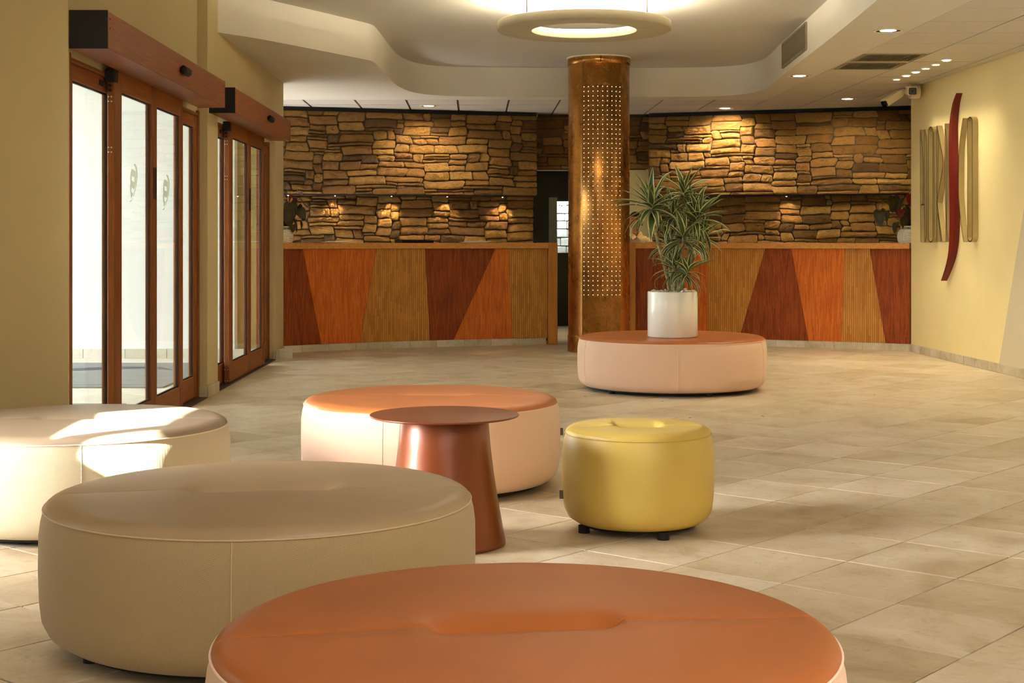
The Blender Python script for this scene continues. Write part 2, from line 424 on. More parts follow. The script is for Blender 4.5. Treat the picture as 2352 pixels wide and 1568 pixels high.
M['wicker'] = plain('white_wicker', (240, 236, 222), .75, var=.08, nscale=50, bump=.3, bscale=200)
M['wickerrim'] = plain('grey_wicker_rim', (176, 168, 150), .8, var=.25, nscale=90, bump=.4, bscale=200)
M['paper'] = plain('paper', (235, 232, 222), .7, var=.02)
M['sign'] = plain('sign_metal', (182, 164, 116), .38, .35, var=.06)
M['signedge'] = plain('sign_edge', (54, 42, 26), .5, .3)
M['signred'] = plain('red_enamel', (104, 6, 3), .5, var=.05)
M['camwhite'] = plain('camera_shell', (232, 214, 176), .45, var=.02)
M['camclear'] = plain('camera_bracket', (214, 206, 186), .4, var=.03)
M['lens'] = plain('camera_window', (16, 8, 8), .12, coat=.6)
M['green'] = plain('dark_green_paint', (58, 62, 38), .55, var=.05)
M['greypanel'] = plain('grey_door_panel', (150, 156, 150), .5)
M['granite'] = plain('granite_block', (206, 202, 188), .8, var=.16, nscale=14, bump=.5, bscale=60)
M['mat'] = plain('grey_doormat', (130, 134, 136), .95, var=.35, nscale=240, bump=.6, bscale=400)
M['navy'] = plain('navy_mat_print', (58, 68, 88), .95, var=.2, nscale=200)
M['skin'] = plain('skin', (204, 128, 84), .5, var=.05, Subsurface_Weight=.05)
M['hair'] = plain('dark_hair', (30, 16, 12), .55, var=.3, nscale=60)
M['shirt'] = plain('beige_shirt', (206, 174, 120), .85, var=.06, nscale=20)
M['trouser'] = plain('dark_trousers', (40, 38, 36), .85)
M['eye'] = plain('eye_dark', (30, 20, 16), .3)
M['lip'] = plain('lip', (150, 70, 56), .5)
M['blind'] = plain('white_blind', (232, 228, 216), .85)
M['tag'] = plain('grey_label_tag', (104, 96, 74), .7)
M['petal'] = plain('dry_yellow_leaf', (214, 186, 92), .8)

# ------------------------------------------------------------------ setting: floor
ZS, ZU = 2.63, 2.94                     # lower and upper ceiling
TH = -0.70761; UX, UY = math.cos(TH), math.sin(TH); VX, VY = -UY, UX
TA, TB, TX, TY = .39771, .43704, -.02263, 4.95101
GAP = .0052

def clip(poly, a, b, c):                # keep a*x+b*y+c >= 0
    out = []
    for p, q in zip(poly, poly[1:]+poly[:1]):
        dp = a*p[0]+b*p[1]+c; dq = a*q[0]+b*q[1]+c
        if dp >= 0: out.append(p)
        if (dp >= 0) != (dq >= 0):
            t = dp/(dp-dq); out.append((p[0]+(q[0]-p[0])*t, p[1]+(q[1]-p[1])*t))
    return out

def slab(mb, poly, z0, z1, b=.0016):
    n = len(poly); cx = sum(p[0] for p in poly)/n; cy = sum(p[1] for p in poly)/n
    def sh(p, d):
        l = math.hypot(p[0]-cx, p[1]-cy) or 1; return (p[0]-(p[0]-cx)/l*d, p[1]-(p[1]-cy)/l*d)
    vs = [(*p, z0) for p in poly]+[(*p, z1-b*.6) for p in poly]+[(*sh(p, b*1.4), z1) for p in poly]
    fs = [list(range(2*n, 3*n))]
    for k in (0, 1):
        for i in range(n): j = (i+1) % n; fs.append((k*n+i, k*n+j, (k+1)*n+j, (k+1)*n+i))
    mb.add(vs, fs)

def area(p): return abs(sum(a[0]*b[1]-a[1]*b[0] for a, b in zip(p, p[1:]+p[:1])))/2

floor = empty('floor', kind='structure', label='beige stone tile floor laid diagonally')
MB().add([(-3.6, -4, -.006), (7, -4, -.006), (7, 21, -.006), (-2.45, 21, -.006), (-2.15, 7.0, -.006), (-3.6, 7.0, -.006)], [(0, 1, 2, 3, 4, 5)]).build('grout_bed', M['grout'], floor)
LW = lambda Y: -1.986-.0157*Y           # line of the left wall
whole = []; rest = MB()
def area(p): return abs(sum(a[0]*b[1]-a[1]*b[0] for a, b in zip(p, p[1:]+p[:1])))/2
for i in range(-36, 30):
    for j in range(-20, 40):
        p = [(TX+(i+a)*TA*UX+(j+b)*TB*VX, TY+(i+a)*TA*UY+(j+b)*TB*VY) for a, b in ((GAP/TA/2, GAP/TB/2), (1-GAP/TA/2, GAP/TB/2), (1-GAP/TA/2, 1-GAP/TB/2), (GAP/TA/2, 1-GAP/TB/2))]
        c = (sum(q[0] for q in p)/4, sum(q[1] for q in p)/4)
        if c[1] < -3.8 or c[1] > 20.4 or c[0] > 7 or c[0] < -4: continue
        if c[1] < 6.7: q = clip(p, 1, 0, 3.4)
        else:
            if c[1] < 7.3 and c[0] < -2:
                z = clip(clip(clip(p, -1, -.0157, -1.986), 0, -1, 6.97), 1, 0, 3.4)
                if len(z) > 2 and area(z) > .001: slab(rest, z, -.0055, 0)
            q = clip(p, 1, .0157, 1.986)
        q = clip(q, 0, 1, 3.5); q = clip(q, 0, -1, 20.2)
        if len(q) < 3 or area(q) < .002: continue
        full = area(q) > area(p)*.999
        x, y = c
        inview = y > 1.6 and abs(x/y) < .36 and (CZ/y*F+HY) < 1700
        # hidden under or behind furniture counts little; the nearest go first
        whole.append((0 if (inview and full and x < 4.1) else 1, y, q, c, full))
whole.sort(key=lambda t: (t[0], t[1]))
me_tile = MB(); hp = [(-TA/2+GAP/2, -TB/2+GAP/2), (TA/2-GAP/2, -TB/2+GAP/2), (TA/2-GAP/2, TB/2-GAP/2), (-TA/2+GAP/2, TB/2-GAP/2)]
slab(me_tile, hp, -.0055, 0); me_tile = me_tile.mesh('tile'); me_tile.materials.append(M['tile'])
k = 0
for far, y, q, c, full in whole:
    if not far and full and k < 298:
        inst('tile', me_tile, floor, (c[0], c[1], random.uniform(-.0004, .0004)), (random.uniform(-.0012, .0012), random.uniform(-.0012, .0012), TH)); k += 1
    else: slab(rest, q, -.0055, random.uniform(-.0005, .0003))
rest.build('far_tiles', M['tile'], floor, kind='stuff', label='the floor tiles farthest from the seats and those cut at the walls')

# porch floor beyond the doors
porch = empty('floor_porch', kind='structure', label='pale tiled porch floor outside the glass doors')
MB().add([(-12, 7.1, -.012), (-2.0, 7.1, -.012), (-2.0, 14.2, -.012), (-12, 14.2, -.012)], [(0, 1, 2, 3)]).build('grout_bed', M['grout'], porch)
mb = MB()
for i in range(-24, 18):
    for j in range(-20, 32):
        p = [(TX+(i+a)*TA*UX+(j+b)*TB*VX, TY+(i+a)*TA*UY+(j+b)*TB*VY) for a, b in ((.006, .006), (.994, .006), (.994, .994), (.006, .994))]
        c = (sum(q[0] for q in p)/4, sum(q[1] for q in p)/4)
        if c[1] < 5 or c[1] > 14.6 or c[0] > -1.9 or c[0] < -6.5: continue
        q = clip(p, -1, -.0157, -2.14); q = clip(q, 0, -1, 14.0); q = clip(q, 0, 1, -7.14)
        if len(q) < 3 or area(q) < .002: continue
        slab(mb, q, -.011, -.004)
mb.build('porch_tiles', M['tile_out'], porch, kind='stuff')

# ------------------------------------------------------------------ setting: left wall with two door openings
WALL = dict(loc=(-1.986, 0, 0), rz=.0157)      # local x into the room, local y along the wall
wl = empty('wall_left', kind='structure', label='beige plaster wall with two timber sliding doors', **WALL)
MB().box(-1.6, 6.985, 0, .004, 7.0, ZU).build('plaster', M['wall'], wl)
MB().box(-1.6, 7.0, 0, -.05, 7.2, ZU).build('masonry', M['wall'], wl)
MB().box(-.25, 7.0, 2.0, -.07, 10.46, ZU).build('plaster', M['wall'], wl)                  # set back over the first door
MB().box(-.12, 10.46, 0, .002, 10.86, ZU).build('pier', M['wall'], wl)
MB().box(-.25, 10.86, 2.02, 0, 13.80, ZU).build('plaster', M['wall'], wl)
MB().box(-.12, 13.80, 0, -.002, 14.36, ZU).build('pier', M['wall'], wl)
MB().box(-1.6, 14.22, 0, -.12, 14.36, ZU).build('return_wall', M['wall'], wl)
MB().box(-1.74, 14.22, 0, -1.6, 20.3, ZU).build('return_wall', M['wall'], wl)
# the room widens nearer than the doors; the window there throws the sun patch (it stands outside the frame)
wf = empty('wall_side', kind='structure', label='beige wall with a window, left of the picture')
XW = -3.4
mb = MB(); mb.box(XW-.2, -4, 0, XW, 3.02, ZU); mb.box(XW-.2, 4.20, 0, XW, 7.0, ZU); mb.box(XW-.2, 3.02, 0, XW, 3.30, 1.55); mb.box(XW-.2, 3.30, 0, XW, 4.20, 1.66); mb.box(XW-.2, 3.02, 2.03, XW, 4.20, ZU)
mb.build('plaster', M['wall'], wf)
wn = empty('window_1', kind='structure', label='timber framed window in the side wall')
mb = MB(); a, b = XW-.14, XW-.08
mb.box(a, 3.02, 1.55, b, 3.06, 2.03); mb.box(a, 4.16, 1.66, b, 4.20, 2.03); mb.box(a, 3.06, 1.99, b, 4.16, 2.03); mb.box(a, 3.06, 1.55, b, 3.30, 1.59); mb.box(a, 3.36, 1.66, b, 4.16, 1.70)
mb.build('window_frame', M['frame'], wn)
MB().box(a, 3.29, 1.59, b, 3.345, 1.99).build('mullion', M['frame'], wn)
MB().box(XW-.112, 3.06, 1.59, XW-.108, 3.29, 1.99).build('pane', M['glass'], wn)
MB().box(XW-.112, 3.345, 1.70, XW-.108, 4.16, 1.99).build('pane', M['glass'], wn)
# skirting tiles round the piers
sk = empty('baseboard_left', kind='structure', label='stone tile skirting round the piers between the doors', **WALL)
def skirt(parent, x0, y0, x1, y1, h=.075, n=1, t=.012, mat='skirt'):
    dx, dy = (x1-x0)/n, (y1-y0)/n; L = math.hypot(dx, dy); ang = math.atan2(dy, dx)
    for k in range(n):
        m = MB().bbox(.0015, -t, 0, L-.0015, 0, h, .003)
        m.build('skirting_tile', M[mat], parent, (x0+dx*k, y0+dy*k, 0), ang)
skirt(sk, -.07, 10.455, .004, 10.455, .078, 1); skirt(sk, .004, 10.445, .004, 10.86, .078, 1)
skirt(sk, -.02, 13.795, 0, 13.795, .078, 1); skirt(sk, 0, 13.785, 0, 14.36, .078, 2)
skirt(sk, -1.38, 6.983, 0, 6.983, .078, 4)

# ------------------------------------------------------------------ doors
def boxpart(name, mat, parent, *b, bev=.003, **p): return MB().bbox(*b, bev).build(name, M[mat], parent, **p)

# emblem outline in picture units, drawn on the glass: B with a swoosh
EM_B = [[(325,375),(440,410),(452,520),(442,680),(404,800),(365,905),(310,1020),(282,900),(272,770),(288,680),(281,600),(295,450)],
        [(325,525),(400,540),(410,560),(408,655),(330,632),(319,600)], [(325,777),(402,797),(365,900),(325,885),(311,830)]]
EM_S = [[(383,268),(410,252),(435,256),(470,310),(490,390),(497,480),(485,620),(440,800),(380,960),(300,1085),(255,1095),(330,1035),(370,960),(412,830),(445,700),(462,560),(455,420),(430,330),(400,285)]]

def emblem(leaf, ya, zc, w_, h_):
    def tf(u, v, d): return (.006+d, u, v)
    def cv(lp): return [(ya+(u-255)/242*w_, zc+(675-v)/843*h_) for u, v in lp]
    prism([cv(l) for l in EM_B], 0, .001, tf).build('emblem', M['frost'], leaf)
    prism([cv(l) for l in EM_S], 0, .0014, tf).build('emblem', M['frost'], leaf)

def leafpane(parent, name, x, y0, y1, z0, z1, st=.085, top=.10, bot=.15, th=.04, stl=None, str_=None, **p):
    l = empty(name, (x, 0, 0), parent=parent, **p)
    stl = stl or st; str_ = str_ or st
    boxpart('stile', 'frame', l, -th, y0, z0, 0, y0+stl, z1); boxpart('stile', 'frame', l, -th, y1-str_, z0, 0, y1, z1)
    boxpart('bottom_rail', 'frameh', l, -th, y0+stl, z0, -.002, y1-str_, z0+bot); boxpart('top_rail', 'frameh', l, -th, y0+stl, z1-top, -.002, y1-str_, z1)
    a, b, c, d = y0+stl, y1-str_, z0+bot, z1-top; g = .009
    mb = MB()
    h0, h1 = -th/2-.005, -th/2+.005; mb.box(h0, a, c, h1, a+g, d); mb.box(h0, b-g, c, h1, b, d); mb.box(h0, a+g, c, h1, b-g, c+g); mb.box(h0, a+g, d-g, h1, b-g, d)
    mb.build('glazing_seal', M['rubber'], l)
    MB().box(-th/2-.003, a+.006, c+.006, -th/2+.003, b-.006, d-.006).build('glass_pane', M['glass'], l)
    return l

def screws(leaf, y, zs):
    me = None
    for z in zs:
        for dy in (-.012, .012):
            if me is None:
                m = MB().cyl(0, 0, 0, .003, .0045, 10); me = m.mesh('screw'); me.materials.append(M['metal'])
            inst('screw', me, leaf, (dy, y, z), (PI/2, 0, 0))

def sliding_door(name, ya, yb, fa, m1, m2, fb, label):
    d = empty(name, kind='structure', label=label, **WALL)
    zt = 2.02
    boxpart('jamb', 'frame', d, -.117, ya+.002, 0, -.052, ya+.045, zt); boxpart('jamb', 'frame', d, -.117, yb-.045, 0, -.052, yb-.002, zt)
    boxpart('lintel', 'frameh', d, -.117, ya+.045, 1.98, -.055, yb-.045, zt-.02)
    leafpane(d, 'side_light', -.062, ya+.046, fa+.24, .01, 1.975, st=.055, top=.08, str_=.17)
    leafpane(d, 'side_light', -.062, fb+.20, yb-.046, .01, 1.975, st=.055, top=.08, str_=.10)
    L = leafpane(d, 'door_leaf', -.005, fa-.03, m1-.002, .012, 2.03, stl=.15, str_=.07, top=.12)
    R = leafpane(d, 'door_leaf', -.005, m1+.002, m2, .012, 2.03, stl=.06, str_=.085, top=.12)
    boxpart('floor_track', 'darkmetal', d, -.15, ya+.05, .001, .012, yb-.05, .008, bev=.001)
    # hardware on the edge of the nearer leaf, which faces the camera
    yy = fa-.032
    for z in (1.87, 1.845, 1.60, 1.575): 
        for dx in (-.034, -.018):
            MB().cyl(0, 0, 0, .003, .0042, 10).xf(Matrix.Translation((dx, yy+.001, z)) @ Matrix.Rotation(PI/2, 4, 'X')).build('screw', M['metal'], L)
    for z in (1.905, 1.93):
        MB().cyl(0, 0, 0, .004, .010, 12).xf(Matrix.Translation((-.026, yy+.001, z)) @ Matrix.Rotation(PI/2, 4, 'X')).build('plug', M['black'], L)
    for z in (.115, .03):
        for dx in (-.036, -.014):
            MB().cyl(0, 0, 0, .003, .0045, 10).xf(Matrix.Translation((dx, yy+.001, z)) @ Matrix.Rotation(PI/2, 4, 'X')).build('screw', M['metal'], L)
    boxpart('roller_bracket', 'black', d, -.055, yy-.02, 1.945, .0, yy+.06, 2.02, bev=.008)
    boxpart('end_stop', 'black', d, -.088, yy-.10, 1.92, -.06, yy-.01, 1.955, bev=.006)
    # slim black pull bars where the leaves meet
    boxpart('pull_handle', 'black', L, .0, m1-.030, 1.35, .004, m1-.016, 1.54, bev=.002)
    boxpart('pull_handle', 'black', R, .0, m1+.016, 1.35, .004, m1+.030, 1.54, bev=.002)
    return d, L, R

d1, L1, R1 = sliding_door('door_1', 7.2, 10.46, 7.93, 8.84, 9.66, 9.62, 'nearer sliding entrance door with timber frame and emblem on glass')
d2, L2, R2 = sliding_door('door_2', 10.86, 13.80, 11.42, 12.36, 13.16, 13.12, 'farther sliding entrance door with timber frame beside the counter')
emblem(L1, 8.19, 1.425, .19, .205*1.06); emblem(R1, 9.02, 1.40, .20, .22)

def header(dd, y0, y1, lab):
    h = empty('door_header', parent=dd, label=lab)
    MB().bbox(.0, y0+.006, 2.012, .186, y1-.006, 2.19, .003).build('header_box', M['frameh'], h)
    MB().bbox(.0, y0, 2.010, .187, y0+.006, 2.192, .002).build('end_cap', M['black'], h)
    MB().bbox(.0, y1-.006, 2.010, .187, y1, 2.192, .002).build('end_cap', M['frameh'], h)
    ym = y0+(y1-y0)*.55
    MB().bbox(.186, ym-.09, 2.075, .225, ym+.09, 2.125, .014).build('motion_sensor', M['black'], h)
    for z in (2.155, 2.11):
        MB().cyl(0, 0, 0, .002, .004, 10).xf(Matrix.Translation((.186, y0+.04, z)) @ Matrix.Rotation(PI/2, 4, 'Y')).build('screw', M['black'], h)
        MB().cyl(0, 0, 0, .002, .004, 10).xf(Matrix.Translation((.186, y1-.04, z)) @ Matrix.Rotation(PI/2, 4, 'Y')).build('screw', M['black'], h)
header(d1, 7.0, 10.12, 'timber header box with black end cap'); header(d2, 10.52, 13.46, 'timber header box with black end cap')

# ------------------------------------------------------------------ porch outside
MB().box(-14, 6.98, 0, -3.62, 7.12, 7.0).build('wall_sun_block', M['white'], kind='structure', label='unseen white wall added to keep the sun off the doors')  # added out of view to block direct sun from the door openings
pw = empty('wall_porch', kind='structure', label='white rendered porch wall outside the doors')
MB().box(-12, 14.0, 0, -2.62, 14.15, 2.9).build('render', M['white'], pw)
for k in range(14):
    MB().bbox(-7.6+k*.395+.002, 13.985, -.004, -7.6+(k+1)*.395-.002, 14.0, .085, .002).build('skirting_tile', M['tile_out'], pw)
cp = MB().box(-5.2, 7.12, 2.62, -2.25, 14.0, 2.72).build('ceiling_porch', M['white'], kind='structure', label='white porch ceiling')
def doormat(x0, y0, x1, y1, label, strokes):
    t = empty('doormat', (0, 0, 0), label=label, cat='doormat', group=None)
    MB().bbox(x0, y0, -.004, x1, y1, .008, .003).build('mat_body', M['mat'], t)
    for s in strokes:
        vs = [(a, b, .0085) for a, b in s]; MB().add(vs, [list(range(len(vs)))]).build('printed_stroke', M['navy'], t)
doormat(-5.2, 11.15, -2.62, 13.35, 'grey doormat with navy swoosh close to the white porch wall', [
    [(-5.0, 12.1), (-4.2, 12.25), (-3.6, 12.55), (-3.15, 12.75), (-2.85, 12.55), (-3.05, 12.9), (-3.45, 12.95), (-4.0, 12.62), (-4.6, 12.35)],
    [(-4.3, 11.95), (-3.7, 12.05), (-3.5, 11.95), (-4.1, 11.82)], [(-5.1, 11.3), (-2.8, 11.3), (-2.8, 11.27), (-5.1, 11.27)]])
doormat(-4.6, 7.6, -2.60, 10.0, 'grey doormat with navy stripe just outside the nearer door', [
    [(-3.3, 8.3), (-2.66, 9.7), (-2.66, 9.9), (-3.4, 8.3)]])

# ------------------------------------------------------------------ right wall
RWX = lambda Y: 4.6235-.0436*Y
rw = empty('wall_right', (4.6235, 0, 0), math.atan(.0436), kind='structure', label='yellow wall with the raised sign', )
MB().box(0, -4, 0, .2, 14.80, ZS+.02).build('plaster', M['yellow'], rw)
MB().box(.2, 14.55, 0, 1.6, 14.70, ZS+.02).build('return_wall', M['yellow'], rw)
# greyer wall area with a slanting edge: (2352,474)->(2296,837)
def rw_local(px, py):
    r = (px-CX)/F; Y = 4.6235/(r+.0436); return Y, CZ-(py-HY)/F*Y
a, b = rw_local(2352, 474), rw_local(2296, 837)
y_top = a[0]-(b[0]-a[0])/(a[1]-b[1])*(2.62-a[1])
MB().add([(-.002, b[0]+.02, .076), (-.002, a[0], a[1]), (-.002, y_top, 2.62), (-.002, 6, 2.62), (-.002, 6, .076)], [(0, 1, 2, 3, 4)]).build('slant_grey_area', M['greywall'], rw)
skr = empty('baseboard_right', (4.6235, 0, 0), math.atan(.0436), kind='structure', label='stone tile skirting under the yellow wall')
for k in range(46):
    y1 = 14.80-k*.305; MB().bbox(-.013, y1-.303, 0, 0, y1, .078, .003).build('skirting_tile', M['skirt'], skr)

# walls behind the camera and around, out of the picture
MB().box(-3.6, -4.2, 0, 7, -4, ZU+.05).build('wall_front', M['wall'], kind='structure', label='plain beige wall behind the camera')
MB().box(-5, 20.2, 0, 8, 20.4, ZU+.05).build('wall_rear', M['green'], kind='structure', label='dark wall far behind the reception')

# ------------------------------------------------------------------ ceilings
edge = [(-2.60, 10.40), (-2.05, 10.95), (-1.60, 11.78), (-1.225, 12.50), (-1.185, 12.62), (-1.17, 12.80), (-1.16, 13.6), (-1.145, 14.2), (-1.13, 14.6), (-1.08, 15.0), (-.98, 15.35), (-.80, 15.56), (-.5, 15.66), (.3, 15.72), (1.2, 15.76), (1.9, 15.72), (2.25, 15.62), (2.45, 15.4), (2.55, 15.0), (2.54, 14.6), (2.50, 13.8), (2.44, 12.2), (2.38, 10.6), (2.31, 9.3), (2.10, 5), (1.95, 1), (1.80, -4)]
def smooth(pts, it=1):
    for _ in range(it):
        o = [pts[0]]
        for a, b in zip(pts, pts[1:]): o += [(a[0]*.75+b[0]*.25, a[1]*.75+b[1]*.25), (a[0]*.25+b[0]*.75, a[1]*.25+b[1]*.75)]
        o.append(pts[-1]); pts = o
    return pts
e2 = smooth(edge, 2)
MB().box(-3.7, -4.2, ZU, 3.2, 16.2, ZU+.1).build('ceiling_upper', M['ceil'], kind='structure', label='raised smooth ceiling with the ring lamp')
so = empty('ceiling_lower', kind='structure', label='lower ceiling round the raised part')
mb = MB(); n = len(e2)
mb.add([(x, y, ZS) for x, y in e2]+[(x, y, ZU+.01) for x, y in e2], [(i, i+1, n+i+1, n+i) for i in range(n-1)], True); mb.build('fascia', M['soffit'], so)
# smooth band between the fascia and the tiled strip; strip edges follow the grid
GX = lambda k, Y: 2.76+.558*k-.025*(Y-16)
YB = 16.05                                # front of the tiled strip at the back
mb = MB()
def down(poly, z=ZS): return [(x, y, z) for x, y in poly][::-1]
for i in range(n-1):
    (x0, y0), (x1, y1) = e2[i], e2[i+1]
    if y0 >= 12.0 and x0 < 0 or (y0 > 15.4):      # left and back part: towards the back
        pass
left_i = max(i for i in range(n) if e2[i][0] < -1.0 and e2[i][1] < 15.3)
q = [i for i in range(n) if e2[i][0] > 2.2 and e2[i][1] > 15.45][-1]
def quad(*p): mb.add([(x, y, ZS) for x, y in p], [tuple(range(len(p)))])
for i in range(n-1):
    a, b = e2[i], e2[i+1]
    if i < left_i: quad(a, b, (-2.62, max(b[1], 10.4)), (-2.62, max(a[1], 10.4)))
    elif i < q: quad(a, b, (b[0], YB), (a[0], YB))
    elif i == q: quad(a, b, (GX(0, b[1]), b[1]), (GX(0, YB), YB), (a[0], YB))
    else: quad(a, b, (GX(0, b[1]), b[1]), (GX(0, a[1]), a[1]))
a = e2[left_i]; quad((-2.62, a[1]), a, (a[0], YB), (-2.62, YB))
mb.build('plaster_band', M['soffit'], so)
MB().box(-4.3, 14.2, ZS+.012, -2.62, YB, ZS+.1).build('plaster_band', M['soffit'], so)
MB().box(5.7, 14.5, 0, 5.85, 20.3, ZU).build('wall_far_right', M['wall'], kind='structure', label='wall behind the right reception counter')
MB().box(-4.3, YB, ZS+.012, 8, 20.2, ZS+.1).build('grid_backing', M['grid'], so)
MB().add([(GX(0, -4)-.05, -4, ZS+.012), (8, -4, ZS+.012), (8, YB, ZS+.012), (GX(0, YB)-.05, YB, ZS+.012)], [(0, 1, 2, 3)]).build('grid_backing', M['grid'], so)
# panels
vents = [(12.06, 12.64), (12.64, 13.22)]
def panel(x0a, x1a, x0b, x1b, y0, y1, g=.0065):
    m = MB(); z = ZS+random.uniform(-.001, .001)
    vs = [(x0a+g, y0+g, z+.014), (x1a-g, y0+g, z+.014), (x1b-g, y1-g, z+.014), (x0b+g, y1-g, z+.014), (x0a+g, y0+g, z), (x1a-g, y0+g, z), (x1b-g, y1-g, z), (x0b+g, y1-g, z)]
    m.add(vs, [(0,1,2,3), (4,7,6,5), (0,4,5,1), (1,5,6,2), (2,6,7,3), (3,7,4,0)]); m.build('ceiling_panel', M['panel'], so)
for k in range(0, 3):
    y = 16.14-.583*22
    while y < 16.0:
        x1a = min(GX(k+1, y), RWX(y)+.0); x1b = min(GX(k+1, y+.583), RWX(y+.583)) if k < 2 else RWX(y+.583)
        if k == 2:
            x1a = RWX(y)
            if y > 14.2: x1a = GX(3, y)
            if y+.583 > 14.8: x1b = GX(3, y+.583)
        if not (k == 0 and any(abs(y-v0) < .3 for v0, v1 in vents)): panel(GX(k, y), x1a, GX(k, y+.583), x1b, y, y+.583)
        y += .583
for k in range(3, 7):
    for y0, y1 in ((14.9, 15.5), (15.5, 16.14)): panel(GX(k, y0), GX(k+1, y0), GX(k, y1), GX(k+1, y1), y0, y1)
for k in range(-10, 7):
    for y0, y1 in ((YB if k < 0 else 16.14, 16.62), (16.62, 17.2), (17.2, 17.78), (17.78, 18.4), (18.4, 19.2), (19.2, 20.1)):
        g = .012 if k <= 0 else .006
        panel(GX(k, y0), GX(k+1, y0), GX(k, y1), GX(k+1, y1), y0, y1, g)
# two air vents in the tiled strip
def vent(y0, label):
    x0 = GX(0, y0+.3); x1 = GX(1, y0+.3)
    t = empty('ceiling_vent', (0, 0, 0), label=label, cat='air vent')
    mb = MB(); a, b, c, d = x0+.02, x1-.02, y0+.05, y0+.53; w_ = .035
    mb.box(a, c, ZS-.006, b, c+w_, ZS+.012); mb.box(a, d-w_, ZS-.006, b, d, ZS+.012); mb.box(a, c+w_, ZS-.006, a+w_, d-w_, ZS+.012); mb.box(b-w_, c+w_, ZS-.006, b, d-w_, ZS+.012)
    mb.build('vent_frame', M['vent'], t)
    MB().box(a+w_, c+w_, ZS+.008, b-w_, d-w_, ZS+.011).build('vent_backing', M['ventdark'], t)
    s = MB().box(-.002, c+w_, -.006, .003, d-w_, .004).mesh('slat'); s.materials.append(M['vent'])
    for k in range(18): inst('slat', s, t, (a+w_+.012+k*(b-a-2*w_-.02)/18, 0, ZS), (0, .25, 0))
    MB().box(x0+.004, y0+.004, ZS+.0005, x1-.004, y0+.579, ZS+.010).build('vent_tile', M['panel'], t) if False else None
    # plain margin of the ceiling tile round the grille
    mb = MB(); mb.box(x0+.005, y0+.004, ZS, a, y0+.579, ZS+.01); mb.box(b, y0+.004, ZS, x1-.005, y0+.579, ZS+.01); mb.box(a, y0+.004, ZS, b, c, ZS+.01); mb.box(a, d, ZS, b, y0+.579, ZS+.01)
    mb.build('surround_tile', M['panel'], t)
ys = [16.14-.583*7, 16.14-.583*6]
vent(ys[0], 'louvred metal air vent in the tiled ceiling, the nearer of the two'); vent(ys[1], 'louvred metal air vent in the tiled ceiling, the farther of the two')
# upright grille in the fascia
def fascia_grille():
    pa = pt(1800, 100, 13.62); pb = pt(1855, 90, 12.27)
    t = empty('wall_vent', (pa.x-.0, pa.y, 0), math.atan2(pb.y-pa.y, pb.x-pa.x), label='slatted rectangular air grille on the white ceiling fascia', cat='air vent')
    L = (pb-pa).length; z0, z1 = 2.685, 2.915
    mb = MB(); w_ = .022; y0, y1 = -.02, .0
    mb.box(0, y0, z0, L, y1, z0+w_); mb.box(0, y0, z1-w_, L, y1, z1); mb.box(0, y0, z0+w_, w_, y1, z1-w_); mb.box(L-w_, y0, z0+w_, L, y1, z1-w_)
    mb.build('grille_frame', M['vent'], t)
    MB().box(w_, -.004, z0+w_, L-w_, -.001, z1-w_).build('grille_backing', M['ventdark'], t)
    s = MB().box(-.004, -.014, z0+w_, .004, -.004, z1-w_).mesh('slat'); s.materials.append(M['vent'])
    nn = 46
    for k in range(nn): inst('slat', s, t, (w_+(L-2*w_)*(k+.5)/nn, 0, 0), (0, 0, 0))
fascia_grille()

# ------------------------------------------------------------------ stone walls
def ashlar(W, H, seed, unit=.0345, quoin=None):
    """random-height stones laid bottom up on the lowest ledge; returns boxes (x, z, w, h)"""
    R = random.Random(seed); sky = [(0.0, W, 0.0)]; out = []
    while True:
        i = min(range(len(sky)), key=lambda k: (round(sky[k][2], 4), sky[k][0])); x, wd, z = sky[i]
        if z >= H-.02: break
        r = R.random(); u = 1 if r < .24 else (2 if r < .55 else 3)
        if u == 1: w_ = R.uniform(.14, .48)
        elif u == 2: w_ = R.uniform(.16, .46)
        else: w_ = R.uniform(.20, .46)
        if R.random() < .05: u, w_ = 3, R.uniform(.07, .12)
        if wd-w_ < .09: w_ = wd
        if w_ > .62: w_ = wd*R.uniform(.4, .6)
        if w_ < .1 and wd > .3: u = 2
        h = min(u*unit, H-z)
        if H-(z+h) < unit*.6: h = H-z
        atright = R.random() < .5 and w_ < wd
        xs = x+wd-w_ if atright else x
        out.append((xs, z, w_, h))
        new = [(xs, w_, z+h)]
        if w_ < wd: new = [(x, wd-w_, z)]+new if atright else new+[(x+w_, wd-w_, z)]
        sky[i:i+1] = new
        m = [sky[0]]
        for s in sky[1:]:
            if abs(m[-1][2]-s[2]) < 1e-4: m[-1] = (m[-1][0], m[-1][1]+s[1], s[2])
            else: m.append(s)
        sky = m
    return out

